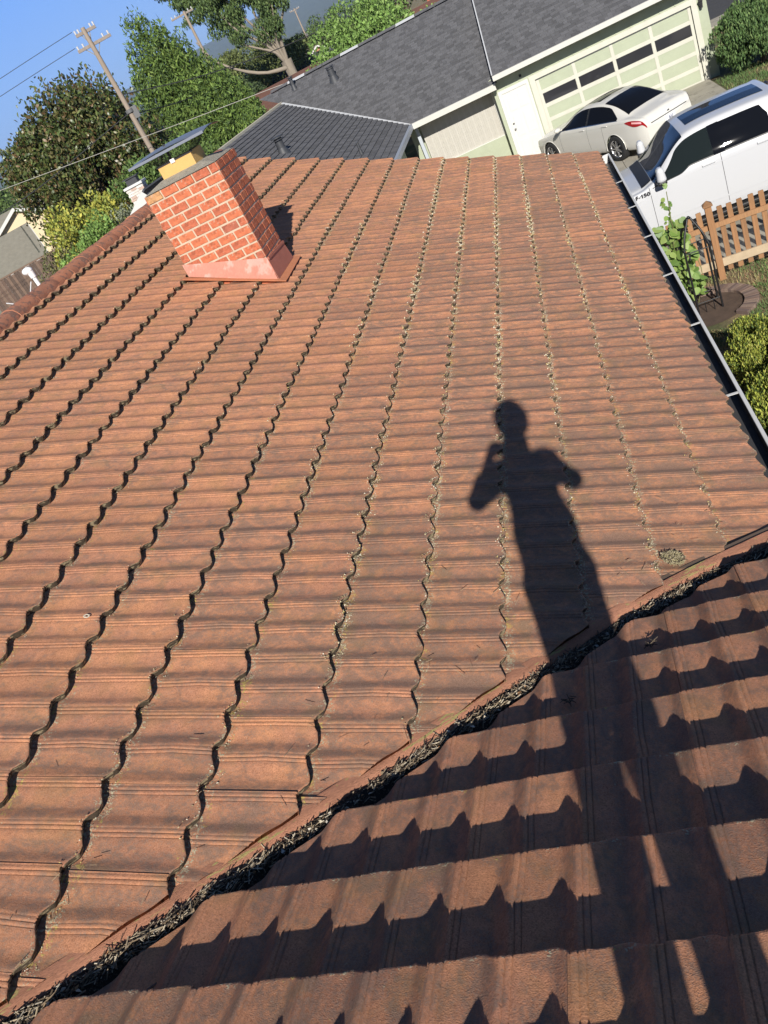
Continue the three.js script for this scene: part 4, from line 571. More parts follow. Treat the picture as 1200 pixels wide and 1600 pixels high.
{ // pickup
  const st = [[2.55, 1.06, 1.0, .84, .76], [2.46, 1.16, 1.09, .915, .80], [1.9, 1.22, 1.14, .94, .82], [1.25, 1.265, 1.20, .945, .83], [1.05, 1.34, 1.27, .945, .81], [.6, 1.71, 1.315, .945, .745], [.42, 1.815, 1.325, .945, .725], [.1, 1.865, 1.33, .945, .715], [-.5, 1.875, 1.335, .945, .715], [-.95, 1.86, 1.335, .945, .715], [-1.12, 1.82, 1.335, .94, .70], [-1.19, 1.42, 1.33, .935, .72]];
  const L = loft(st, ([x, yc, yb, w, wt]) => [[0, .42], [w * .9, .42], [w * .985, .48], [w, .74], [w * .998, yb - .13], [w * .975, yb], [lerp(w * .96, wt, .45), lerp(yb + .01, Math.max(yb + .02, yc - .07), .5)], [wt, Math.max(yb + .015, yc - .065)], [wt * .86, Math.max(yb + .02, yc - .018)], [0, yc]]);
  const t = thing('pickup_truck', 'white crew cab pickup truck parked behind the picket fence', 'truck', [6.62, .03, -15.36], Math.PI);
  const paint = phys(.52, .53, .55, .35, { clearcoat: .8, clearcoatRoughness: .05 });
  part('body', cutWheels(L.g, [[1.74, .40, .9, .47, .5], [1.74, .40, -.9, .47, .5]]), paint, t);
  for (const s of [-1, 1]) {
    const sill = x => lerp(5.08, 4.52, sstep(.42, .62, x)), top = x => { const f = clamp((1.06 - x) / .46); return lerp(sill(x) + .15, 6.82, Math.pow(f, .85)); };
    part('window', patch(L.S, 1.02, .05, sill, top, s, .004, 24, 8), phys(.012, .017, .018, .012, { specularIntensity: .3 }), t); part('window', patch(L.S, -.13, -.86, () => 5.08, x => lerp(6.82, 6.2, sstep(-.76, -.86, x)), s, .004, 16, 8), darkGlass, t);
    part('pillar', patch(L.S, .05, -.13, () => 5.02, () => 6.85, s, .006, 3, 8), darkGlass, t); part('window_trim', patch(L.S, 1.08, -.90, x => sill(x) - .09, x => sill(x), s, .004, 40, 1), blackTrim, t);
    for (const [x, q0, q1] of [[1.14, 2.2, 5.0], [-.045, 2.2, 5.0], [-.95, 2.2, 5.0]]) part('door_seam', patch(L.S, x, x - .008, () => q0, () => q1, s, .002, 1, 14), mat(.05, .05, .055, .8), t);
    part('wheel_arch', new THREE.TorusGeometry(.475, .022, 6, 28, Math.PI * 1.02).translate(1.74, .40, s * .935), paint, t); part('shoulder_line', patch(L.S, 2.3, -1.1, () => 4.02, () => 4.07, s, .004, 30, 1), paint, t);
    part('lower_crease', patch(L.S, 1.1, -1.1, () => 2.55, () => 2.66, s, .006, 20, 2), paint, t);
    for (const x of [.15, -.72]) { const p = L.S(x, 4.25, s, .008); part('handle', rbx(p.x - .10, p.y - .018, p.z - .014, p.x + .11, p.y + .018, p.z + .014, .009, 2), paint, t); }
    const m = part('mirror', [(() => { const g = new RoundedBoxGeometry(.15, .25, .22, 4, .06); const p = g.attributes.position; for (let i = 0; i < p.count; i++) { const f = 1 - .28 * sstep(-.02, .13, p.getY(i)); p.setX(i, p.getX(i) * f); p.setZ(i, p.getZ(i) * f); } g.computeVertexNormals(); return g.translate(.93, 1.42, s * 1.09); })()], paint, t); part('mirror_base', [new RoundedBoxGeometry(.155, .07, .225, 3, .03).translate(.935, 1.295, s * 1.088), rbx(.90, 1.25, s * .90, 1.02, 1.34, s * 1.05, .02)], blackTrim, m);
    part('side_step', rbx(-1.1, .34, s * .86, 1.15, .40, s * 1.0, .02), blackTrim, t);
    wheel(t, 1.74, .385, s * .82, .385, s, 6, .26); wheel(t, -1.68, .385, s * .82, .385, s, 6, .26);
    part('head_light', rbx(2.32, .88, s * .62, 2.53, 1.06, s * .90, .03), phys(.7, .7, .72, .1, { clearcoat: 1 }), t);
    { const g = new TextGeometry('F-150', { font, size: .062, depth: .008, curveSegments: 3 }); g.scale(1.15, 1, 1); g.computeBoundingBox(); if (s < 0) { g.rotateY(Math.PI); g.translate(1.39, 1.13, -.957); } else g.translate(1.22, 1.02, .95); part('badge', g, mat(.10, .10, .11, .3, { metalness: .7 }), t, 'raised dark model lettering on the fender'); }
  }
  part('windshield', patchTop(L.S, 1.06, .44, () => 7.18, .008), phys(.01, .016, .03, .012, { specularIntensity: .7 }), t); part('sunroof', patchTop(L.S, .30, -.95, () => 8.42, .006), darkGlass, t); part('rear_window', patchTop(L.S, -1.125, -1.185, () => 7.5, .004, 3), darkGlass, t);
  part('cowl', patchTop(L.S, 1.24, 1.07, () => 7.5, .012, 4), blackTrim, t); part('roof_marker', rbx(-1.12, 1.85, -.10, -1.08, 1.875, .10, .006), blackTrim, t);
  const bed = new THREE.Group(); bed.name = 'bed'; t.add(bed);
  part('bed_side', cutWheels(rbx(-2.85, .50, .70, -1.21, 1.33, .945, .03, 2), [[-1.68, .40, .85, .47, .6]]), paint, bed); part('bed_side', cutWheels(rbx(-2.85, .50, -.945, -1.21, 1.33, -.70, .03, 2), [[-1.68, .40, -.85, .47, .6]]), paint, bed);
  part('bed_floor', [bx(-2.83, .62, -.70, -1.21, .70, .70)], blackTrim, bed); part('tailgate', rbx(-2.86, .62, -.70, -2.80, 1.30, .70, .02), paint, bed);
  part('bumper', rbx(2.45, .45, -.88, 2.66, .72, .88, .05, 2), chrome, t); part('grille', rbx(2.50, .78, -.60, 2.58, 1.04, .60, .02), blackTrim, t); part('rear_bumper', rbx(-3.0, .45, -.85, -2.86, .66, .85, .04, 2), chrome, t);
  part('seat', [rbx(.15, 1.05, -.62, .30, 1.62, -.18, .06, 2), rbx(.15, 1.05, .18, .30, 1.62, .62, .06, 2)], mat(.12, .12, .12, .8), t);
}
// ---------------------------------------------------------------- picket fence, trellis, garden
const cedar = [[.33, .170, .078], [.28, .148, .070], [.37, .20, .095]].map(c => { const t = tex(256, 256, (x, y) => { const g = .75 + .35 * fbm(x / 5, y / 70, 4, 51) + .2 * (vn(x * .6, y * .05) - .5); return [c[0] * g, c[1] * g, c[2] * g]; }); t.repeat.set(2.5, 1); return new THREE.MeshStandardMaterial({ map: t, roughness: .82, bumpMap: bumpGrain, bumpScale: .002 }); });
{
  const f = thing('picket_fence', 'cedar picket fence with capped post beside the driveway', 'fence', [6.05, 0, -12.66], -.055);
  const pg = (() => { const s = new THREE.Shape(); s.moveTo(0, .10); s.lineTo(.072, .10); s.lineTo(.072, 1.12); s.lineTo(.066, 1.13); s.lineTo(.006, 1.13); s.lineTo(0, 1.12); s.closePath(); return new THREE.ExtrudeGeometry(s, { depth: .018, bevelEnabled: true, bevelSize: .002, bevelThickness: .002, bevelSegments: 1 }); })();
  for (let i = -9; i < 36; i++) { const x = .115 + i * .148; if (Math.abs(x + .03) < .05) continue; const p = part('picket', pg, cedar[Math.floor(rnd() * 3)], f); p.position.set(x, rr(-.012, .012), -.055); p.rotation.z = rr(-.008, .008); }
  for (const px of [0, 2.4, 4.8, -1.35]) { const post = part('post', rbx(px - .048, 0, -.048, px + .048, 1.21, .048, .004), cedar[0], f); part('post_cap', [rbx(px - .07, 1.205, -.07, px + .07, 1.235, .07, .006), new THREE.ConeGeometry(.092, .06, 4).rotateY(Math.PI / 4).translate(px, 1.265, 0)], cedar[1], post); }
  for (const [a, b] of [[.05, 2.35], [2.45, 4.75], [-1.3, -.05]]) { part('rail', rbx(a, .83, -.036, b, .91, .0, .004), cedar[2], f); }
  const pale = grained(.46, .36, .24, .9, .5, .2, .002); for (const [a, b] of [[.05, 2.35], [2.45, 4.75], [-1.3, -.05]]) part('base_board', rbx(a, .20, -.036, b, .33, .004, .005), pale, f, 'weathered pale kick board');
}
const leafShape = (() => { const s = new THREE.Shape(); s.moveTo(0, -.5); s.bezierCurveTo(.42, -.52, .58, .0, .34, .28); s.quadraticCurveTo(.15, .5, 0, .62); s.quadraticCurveTo(-.15, .5, -.34, .28); s.bezierCurveTo(-.58, 0, -.42, -.52, 0, -.5); const g = new THREE.ShapeGeometry(s, 3); const p = g.attributes.position; for (let i = 0; i < p.count; i++) p.setZ(i, -.35 * p.getX(i) * p.getX(i) + .12 * p.getY(i) * p.getY(i)); g.computeVertexNormals(); return g; })();
{
  const t = thing('garden_obelisk', 'black metal obelisk trellis standing in the flower bed', 'trellis', [5.66, 0, -11.86]); const iron = mat(.012, .012, .013, .45), w = .17;
  for (const [sx, sz] of [[-1, -1], [1, -1], [1, 1], [-1, 1]]) part('leg', [bar(V(sx * w, 0, sz * w), V(sx * w, 1.02, sz * w), .015), tube([V(sx * w, 1.02, sz * w), V(sx * w * .72, 1.20, sz * w * .72), V(sx * .02, 1.42, sz * .02)], .015, 8)], iron, t);
  for (const y of [.18, .98]) part('ring_bar', [0, 1, 2, 3].map(i => { const c = [[-1, -1], [1, -1], [1, 1], [-1, 1], [-1, -1]]; return bar(V(c[i][0] * w, y, c[i][1] * w), V(c[i + 1][0] * w, y, c[i + 1][1] * w), .009); }), iron, t);
  part('spike', [bar(V(.06, 0, w), V(.06, .18, w), .006), bar(V(-.06, 0, w), V(-.06, .18, w), .006)], iron, t); part('finial', new THREE.SphereGeometry(.025, 10, 8).translate(0, 1.43, 0), iron, t);
  const v = thing('bean_vine', 'leafy green vine climbing beside the black obelisk', 'plant', [5.42, 0, -12.05]);
  const lm = [[.17, .27, .055], [.22, .33, .075], [.12, .21, .045], [.27, .36, .10]].map(c => phys(c[0], c[1], c[2], .55, { side: THREE.DoubleSide, transmission: .22, thickness: 0 }));
  const stems = []; for (let i = 0; i < 5; i++) { const x = rr(-.2, .25), z = rr(-.12, .15); stems.push(tube([V(x * .6, 0, z), V(x + .05, .5, z + rr(-.05, .05)), V(x * .8, 1.0, z), V(x * .4 + .05, 1.35 + (i === 0 ? .5 : rr(0, .25)), z)], .006, 12, 5)); } part('stem', stems, mat(.16, .17, .06, .8), v);
  for (let i = 0; i < 230; i++) { const y = i < 212 ? .12 + 1.25 * Math.pow(rnd(), .8) : rr(1.3, 1.95); const wd = i < 212 ? .34 * (1 - .45 * y / 1.4) : .07; const l = part('leaf', leafShape, lm[Math.floor(rnd() * 4)], v); l.position.set(rr(-wd, wd) - .02 + .02 * y, y, rr(-wd * .7, wd * .7)); const s = i < 212 ? rr(.08, .15) : rr(.05, .085); l.scale.setScalar(s); l.rotation.set(-rr(.2, 1.2), rr(-1.2, 1.2), rr(2.2, 4.1), 'YXZ'); }
}
{ // curved brick edging
  const e = thing('brick_edging', 'curved row of brown pavers edging the flower bed', 'edging', [0, 0, 0]); const ms = [grained(.20, .135, .105, .95, .3, .25, .003), grained(.25, .18, .14, .95, .3, .25, .003), grained(.15, .105, .09, .95, .3, .25, .003)];
  const bg = rbx(-.10, -.05, -.031, .10, .045, .031, .006); const cx = 5.62, cz = -11.75, R = .62;
  for (let i = 0; i < 26; i++) { const a = -1.75 + i * .105; const b = part('brick', bg, ms[i % 3 === 1 ? 2 : i % 2], e); b.position.set(cx + Math.cos(a) * R, .012 + rr(-.006, .006), cz + Math.sin(a) * R * 1.0); b.rotation.y = -a + rr(-.03, .03); }
}
struct('flower_bed', new THREE.CircleGeometry(.55, 32).rotateX(-Math.PI / 2).translate(5.62, .012, -11.75), grained(.13, .085, .06, 1, .5, .5, .02));
{ // grass patches near the fence
  const gg = new THREE.BufferGeometry(); gg.setAttribute('position', new THREE.Float32BufferAttribute([-.004, 0, 0, .004, 0, 0, .003, .5, .06, -.003, .5, .06, 0, 1, .25], 3)); gg.setIndex([0, 1, 2, 0, 2, 3, 3, 2, 4]); gg.computeVertexNormals();
  const N = 42000, im = new THREE.InstancedMesh(gg, new THREE.MeshStandardMaterial({ color: 0xffffff, roughness: .9, side: THREE.DoubleSide }), N), o = new THREE.Object3D(), c = new THREE.Color(); let n = 0;
  for (let tries = 0; tries < 300000 && n < N; tries++) { const far = rnd() < .28; const x = far ? rr(8.8, 13) : rr(5.2, 9.5), z = far ? rr(-25.6, -18.6) : rr(-12.9, -7.5); if (!far && Math.hypot(x - 5.62, z + 11.75) < .74) continue; const g = fbm(x * 1.3 + 3, z * 1.3, 3); if (rnd() > sstep(.30, .55, g) + .12) continue; const green = sstep(.42, .58, g + rr(-.12, .12)); o.position.set(x, .0, z); o.rotation.set(rr(-.5, .5), rr(0, 6.3), rr(-.5, .5)); const s = rr(.03, .075) * (far ? 1.5 : 1); o.scale.set(far ? 2.2 : 1.2, s, s); o.updateMatrix(); im.setMatrixAt(n, o.matrix); im.setColorAt(n, c.setRGB(lerp(.34, .10, green) * rr(.8, 1.2), lerp(.27, .16, green) * rr(.8, 1.2), lerp(.13, .05, green))); n++; }
  im.count = n; im.name = 'lawn_grass'; im.castShadow = im.receiveShadow = true; im.userData = { kind: 'stuff', label: 'patchy dry and green lawn blades inside the picket fence', category: 'grass' }; scene.add(im);
}
// ---------------------------------------------------------------- trees and shrubs
const quadLeaf = (() => { const g = new THREE.BufferGeometry(); g.setAttribute('position', new THREE.Float32BufferAttribute([0, -.5, 0, .26, .02, .05, 0, .5, -.06, -.26, .02, .05], 3)); g.setIndex([0, 1, 3, 1, 2, 3]); g.computeVertexNormals(); return g; })();
const broadLeaf = (() => { const g = new THREE.BufferGeometry(); g.setAttribute('position', new THREE.Float32BufferAttribute([0, -.5, 0, .22, -.2, .06, .24, .18, .05, 0, .5, -.06, -.24, .18, .05, -.22, -.2, .06], 3)); g.setIndex([0, 1, 5, 1, 2, 5, 2, 4, 5, 2, 3, 4]); g.computeVertexNormals(); return g; })();
const leafMats = { gloss: new THREE.MeshStandardMaterial({ color: 0xffffff, roughness: .42, side: THREE.DoubleSide }), dull: new THREE.MeshStandardMaterial({ color: 0xffffff, roughness: .75, side: THREE.DoubleSide }) };
// clumps: [x,y,z,rx,ry,rz]; leaves are spread through each clump's outer shell with gaps
function crown(parent, clumps, n, size, colours, o = {}) {
  const vol = clumps.map(c => Math.pow(c[3] * c[4] * c[5], .66)), tot = vol.reduce((a, b) => a + b, 0);
  const im = new THREE.InstancedMesh(o.geo || quadLeaf, leafMats[o.mat || 'dull'], n), d = new THREE.Object3D(), c = new THREE.Color(); let k = 0;
  clumps.forEach((q, ci) => { const m = Math.round(n * vol[ci] / tot), ph = rnd() * 100;
    for (let i = 0; i < m && k < n; i++) {
      const u = rr(-1, 1), a = rr(0, 6.283), s = Math.sqrt(1 - u * u), dx = Math.cos(a) * s, dz = Math.sin(a) * s; const rad = (o.inner ?? .55) + (1 - (o.inner ?? .55)) * Math.cbrt(rnd()); const lump = 1 + (o.lump ?? .28) * (fbm(dx * 2.4 + ph + 9, u * 2.4 + dz * 2.1 + ph, 3) - .5) * 2.4; const R = rad * lump; if ((o.gap ?? .3) > 0 && fbm(dx * 4 + ph * 2, u * 4 + dz * 3.3 + 40, 2) < (o.gap ?? .3) && rad > .62) continue;
      d.position.set(q[0] + dx * R * q[3], q[1] + u * R * q[4], q[2] + dz * R * q[5]);
      d.rotation.set(rr(-1.2, 1.2), rr(0, 6.3), rr(-1.2, 1.2)); if (o.droop) { d.rotation.set(rr(.1, .9), rr(0, 6.3), rr(-.4, .4), 'YXZ'); } if (o.up) d.rotation.set(rr(-.45, .45), rr(0, 6.3), rr(-.45, .45), 'YXZ');
      const z = size * rr(.65, 1.3); d.scale.set(z * (o.wide ?? 1), z * (o.long ?? 1), z); d.updateMatrix(); im.setMatrixAt(k, d.matrix); const w = colours[Math.floor(Math.pow(rnd(), 1.3) * colours.length)], g = rr(.75, 1.25) * (o.gain ?? 1.3); im.setColorAt(k, c.setRGB(w[0] * g, w[1] * g, w[2] * g)); k++;
    } });
  im.count = k; im.name = 'crown'; im.userData.kind = 'stuff'; im.castShadow = im.receiveShadow = true; parent.add(im); return im;
}
function limbs(parent, list, m, name = 'trunk') { part(name, list.map(([pts, r0, r1]) => { const cv = new THREE.CatmullRomCurve3(pts), N = 10, gs = []; const g = new THREE.TubeGeometry(cv, N, 1, 8); const p = g.attributes.position; for (let i = 0; i <= N; i++) { const c = cv.getPointAt(i / N), r = lerp(r0, r1, i / N) * (1 + .12 * Math.sin(i * 2.1)); for (let j = 0; j <= 8; j++) { const k = i * 9 + j; p.setXYZ(k, c.x + (p.getX(k) - c.x) * r, c.y + (p.getY(k) - c.y) * r, c.z + (p.getZ(k) - c.z) * r); } } g.computeVertexNormals(); return g; }), m, parent); }
function randClumps(cx, cy, cz, rx, ry, rz, n, s) { const r = [[cx, cy, cz, rx * .62, ry * .62, rz * .62]]; for (let i = 0; i < n; i++) { const u = rr(-.75, 1), a = rr(0, 6.283), t = Math.sqrt(Math.max(0, 1 - u * u)); const k = rr(.62, .86); r.push([cx + Math.cos(a) * t * rx * k, cy + u * ry * k, cz + Math.sin(a) * t * rz * k, s * rr(.7, 1.25), s * rr(.6, 1.0), s * rr(.7, 1.25)]); } return r; }
const barkGrey = grained(.26, .22, .17, .95, .8, .35, .01), barkBrown = grained(.12, .085, .06, .95, .8, .35, .01), barkPale = grained(.36, .31, .25, .9, .8, .3, .01);
function treeThing(name, label, pos, group) { return thing(name, label, 'tree', pos, 0, group); }
{ // magnolia: broad dome of large glossy leaves with rusty undersides
  const t = treeThing('magnolia_tree', 'broad dark magnolia with rust brown tinged leaves beside the utility pole', [-17.3, 0, -40.6]);
  limbs(t, [[[V(0, 0, 0), V(.2, 1.6, 0), V(.1, 3.4, .1)], .32, .2], [[V(.1, 2.6, 0), V(1.2, 4.4, .6), V(2.1, 6.0, .8)], .14, .05], [[V(.1, 2.8, 0), V(-1.3, 4.6, .8), V(-2.4, 6.0, .9)], .14, .05], [[V(.1, 3.2, .1), V(.2, 5.4, .8), V(.5, 7.4, .5)], .13, .04], [[V(0, 3, 0), V(-.8, 4.4, 1.8), V(-1.2, 5.4, 2.7)], .1, .04], [[V(0, 3, 0), V(.8, 4.2, 1.9), V(1.4, 5.2, 2.8)], .1, .04]], barkBrown);
  crown(t, randClumps(-.1, 5.0, 0, 4.6, 4.1, 3.9, 70, 1.15), 60000, .21, [[.045, .066, .018], [.060, .082, .022], [.080, .098, .028], [.085, .070, .028], [.034, .048, .015], [.12, .115, .040], [.12, .075, .034]], { geo: broadLeaf, mat: 'gloss', wide: .9, gap: .34, lump: .65, inner: .45 });
}
{ // tall feathery evergreen
  const t = treeThing('tall_evergreen', 'tall feathery bright green evergreen behind the utility pole', [-16.2, 0, -54.3]);
  limbs(t, [[[V(0, 0, 0), V(.1, 4, 0), V(0, 9.6, 0)], .35, .06], [[V(.3, 0, .2), V(.9, 3, .3), V(1.5, 7.5, .2)], .16, .04], [[V(-.3, 0, .2), V(-.6, 3, .3), V(-1.0, 8.4, .2)], .16, .04]], barkGrey);
  const cl = []; const spires = [[-1.25, 10.9, 1.25], [-.3, 10.7, 1.35], [.6, 9.8, 1.35], [1.5, 8.6, 1.35], [2.3, 7.3, 1.3], [-2.0, 9.6, 1.2], [-2.5, 8.0, 1.1], [.2, 9.2, 1.5], [3.0, 6.0, 1.2], [-.8, 8.8, 1.4], [1.2, 7.8, 1.4], [3.4, 4.9, 1.1]];
  for (const [x, top, r] of spires) for (let j = 0; j < 7; j++) { const f = j / 6; cl.push([x * (1 + .1 * f) + rr(-.2, .2), top - .5 - f * (top - 3.0), rr(-1.5, 1.5) * (.4 + .6 * f), r * (.38 + .55 * f) * rr(.8, 1.2), r * .95, r * (.45 + .55 * f)]); }
  crown(t, cl, 74000, .23, [[.075, .125, .022], [.095, .15, .028], [.055, .095, .02], [.12, .17, .034], [.04, .07, .018]], { wide: .75, long: 1.3, gap: .27, lump: .5, inner: .4 });
}
{ // gum tree with bare pale limbs
  const t = treeThing('gum_tree', 'gum tree with bare pale limbs and tufted high foliage', [-13.9, 0, -73]);
  const L = [[[V(0, 0, 0), V(.1, 2.5, 0), V(0, 5.2, 0)], .55, .45]]; const tips = [[2.9, 11.4, .3], [2.1, 13.0, 0], [1.2, 10.8, .6], [.4, 11.6, -.2], [-1.0, 11.0, .2], [-2.6, 11.5, .4], [-4.2, 10.8, .8], [-5.7, 12.6, .3], [-3.1, 8.2, .8]];
  tips.forEach(([x, y, z], i) => L.push([[V(0, 4.6 + i * .05, 0), V(x * .18 + rr(-.2, .2), lerp(5.0, y, .3), z * .4 + rr(-.3, .3)), V(x * .55 + rr(-.4, .4), lerp(5, y, .62), z + rr(-.3, .3)), V(x * .8 + rr(-.3, .3), lerp(5, y, .85), z), V(x, y, z)], .15, .04])); L.push([[V(-.1, 4.7, .3), V(-1.6, 5.0, .6), V(-3.4, 5.9, .6), V(-5.4, 7.6, .4), V(-6.2, 9.4, .3)], .16, .05]); limbs(t, L, barkGrey);
  const cl = []; for (const [x, y, z] of tips) if (x < 1) for (let j = 0; j < 4; j++) cl.push([x + rr(-.9, .9), y + rr(-.4, 1.3), z + rr(-.9, .9), rr(.55, 1.0), rr(.5, .85), rr(.55, 1.0)]);
  for (let j = 0; j < 9; j++) cl.push([-5.4 + rr(-1.6, 1.6), 12.2 + rr(-1.4, 1.8), rr(-.8, .8), rr(.8, 1.2), rr(.6, .9), .9]); for (let j = 0; j < 14; j++) cl.push([.3 + rr(-1.3, 1.6), 8.6 + rr(-1.2, 2.6), rr(-.8, .8), rr(.5, .9), rr(.5, .9), .8]); for (let j = 0; j < 26; j++) cl.push([-2.0 + rr(-1.8, 2.4), 10.6 + rr(-1.4, 2.4), rr(-.8, .8), rr(.6, 1.0), rr(.6, 1), .9]);
  crown(t, cl, 44000, .26, [[.05, .085, .022], [.07, .11, .03], [.035, .06, .02], [.10, .14, .04]], { droop: true, wide: .7, gap: .34, lump: .4, inner: .2 });
}
function bush(name, label, pos, r, n, size, cols, o = {}) { const t = thing(name, label, o.cat || 'shrub', pos, 0, o.group); const [rx, ry, rz] = r; limbs(t, [0, 1, 2].map(i => [[V(rr(-.1, .1), 0, rr(-.1, .1)), V(rr(-.3, .3) * rx, ry * .5, rr(-.3, .3) * rz), V(rr(-.5, .5) * rx, ry * 1.2, rr(-.5, .5) * rz)], .05 * rx, .015 * rx]), barkBrown, o.cat === 'tree' ? 'trunk' : 'stem'); crown(t, randClumps(0, ry * (o.lift ?? 1.05), 0, rx, ry, rz, o.clumps || 26, Math.min(rx, ry) * (o.cs ?? .36)), n, size, cols, o); return t; }
const gMid = [[.065, .11, .024], [.085, .14, .03], [.05, .085, .02], [.11, .16, .04]], gDark = [[.030, .052, .018], [.045, .07, .022], [.022, .038, .014], [.06, .085, .028]], gBright = [[.11, .19, .04], [.14, .23, .05], [.085, .15, .03], [.17, .25, .07]], gYel = [[.24, .24, .035], [.30, .28, .05], [.17, .20, .035], [.20, .24, .05]], gGrey = [[.16, .18, .12], [.20, .21, .15], [.11, .13, .08]];
bush('yellow_shrub', 'yellow leaved shrub below the magnolia', [-14.1, 0, -31.6], [2.0, 2.35, 1.9], 9000, .17, gYel, { lift: 1.15 });
bush('green_shrub', 'bright green rounded shrub below the yellow shrub', [-12.6, 0, -28.4], [1.7, 2.0, 1.6], 8000, .15, gBright, { lift: 1.0 });
bush('green_shrub', 'mid green shrub beside the whitewashed chimney', [-11.0, 0, -31.5], [1.6, 2.5, 1.6], 8000, .16, gMid, { lift: 1.1 });
bush('silvery_shrub', 'silvery grey twiggy shrub between yellow and green shrubs', [-11.9, 0, -30.2], [.8, 1.9, .8], 4500, .12, gGrey, { lift: 1.15, gap: .42 });
bush('brown_shrub', 'dull olive twiggy shrub overhanging the wooden fence', [-17.2, 0, -33.4], [2.3, 1.5, 1.6], 6000, .15, [[.10, .10, .04], [.14, .12, .05], [.07, .08, .03]], { lift: 1.1, gap: .42 });
bush('green_shrub', 'large leafy green bush just left of the chimney flue', [-11.9, 0, -37.2], [2.2, 2.6, 2.0], 10000, .17, gMid, { lift: 1.1 });
bush('dark_evergreen', 'dark clipped evergreen under the gum tree limbs', [-18.4, 0, -66], [2.6, 3.4, 2.4], 12000, .17, gDark, { lift: 1.0, cat: 'tree' });
bush('dark_evergreen', 'dark spreading evergreen in front of the brown roof', [-15.4, 0, -63], [2.2, 2.9, 2.0], 11000, .16, gDark, { lift: .95, cat: 'tree' });
bush('leafy_tree', 'light green leafy tree behind the grey shingle ridge', [-2.7, 0, -41.5], [3.4, 2.55, 2.6], 20000, .17, gBright, { lift: 1.35, cat: 'tree', cs: .40, gap: .36, clumps: 34 });
bush('leafy_tree', 'small leafy tree end near the red brick chimney', [.1, 0, -42.4], [1.5, 2.1, 1.6], 8000, .16, gBright, { lift: 1.45, cat: 'tree' });
bush('background_tree', 'olive green tree mass behind the second pole', [-24.5, 0, -96], [5.5, 3.9, 4], 12000, .3, [[.085, .105, .03], [.11, .13, .04], [.06, .08, .025]], { lift: 1.2, cat: 'tree' });
bush('background_tree', 'olive tree between evergreen and gum tree', [-17.5, 0, -84], [4.2, 3.6, 3.4], 10000, .26, [[.08, .10, .03], [.10, .12, .04], [.06, .08, .025]], { lift: 1.15, cat: 'tree' });
{ const far = [[-58, -230, 9, 5.5], [-47, -222, 8, 5.0], [-37, -215, 8, 5.4], [-28, -212, 8, 5.4], [-18, -212, 9, 5.2], [-8, -205, 8, 4.6], [-46, -170, 5, 3.4], [-120, -170, 14, 7], [-104, -150, 10, 6.5], [-92, -142, 9, 5.6], [-82, -136, 8, 5], [-72, -118, 6, 4.0], [-58, -90, 4, 3.2]];
  for (const [x, z, r, h] of far) bush('distant_tree', 'distant olive green tree near the horizon', [x, 0, z], [r, h * .85, r * .8], 3200, r * .075, gMid.concat(gDark), { lift: 1.1, cat: 'tree', group: 'trees near the horizon', clumps: 18 }); }
// garden shrubs on the right
bush('boxwood_shrub', 'yellow tipped boxwood shrub beside the gutter and brick edging', [5.98, 0, -9.25], [.62, .44, .72], 42000, .030, [[.19, .22, .03], [.24, .26, .04], [.08, .12, .02], [.05, .08, .016], [.30, .30, .07]], { lift: .95, clumps: 60, cs: .34, up: true, long: 1.4, gap: .34, lump: .4 });
bush('boxwood_shrub', 'yellow tipped boxwood shrub further along the gutter', [6.10, 0, -7.9], [.75, .52, .8], 42000, .030, [[.19, .22, .03], [.24, .26, .04], [.08, .12, .02], [.05, .08, .016], [.30, .30, .07]], { lift: .95, clumps: 60, cs: .34, up: true, long: 1.4, gap: .34, lump: .4 });
bush('boxwood_shrub', 'green boxwood shrub under the eave end', [5.75, 0, -6.5], [.7, .5, .7], 15000, .04, [[.17, .20, .03], [.08, .12, .02], [.05, .08, .016], [.26, .27, .06]], { lift: .95, clumps: 45, cs: .34, up: true, long: 1.4, gap: .34, lump: .4 });
bush('round_juniper', 'large rounded dark green shrub at the garage corner', [9.95, 0, -25.4], [1.15, .85, 1.25], 30000, .06, [[.055, .105, .028], [.075, .13, .035], [.035, .07, .02], [.10, .15, .045]], { lift: .98, clumps: 60, cs: .36, up: true, long: 1.5, gap: .30 });
bush('street_tree', 'leafy street tree shading the road beyond the garage corner', [17.5, 0, -30.5], [3.2, 2.4, 3], 9000, .25, gMid, { lift: 2.2, cat: 'tree' });
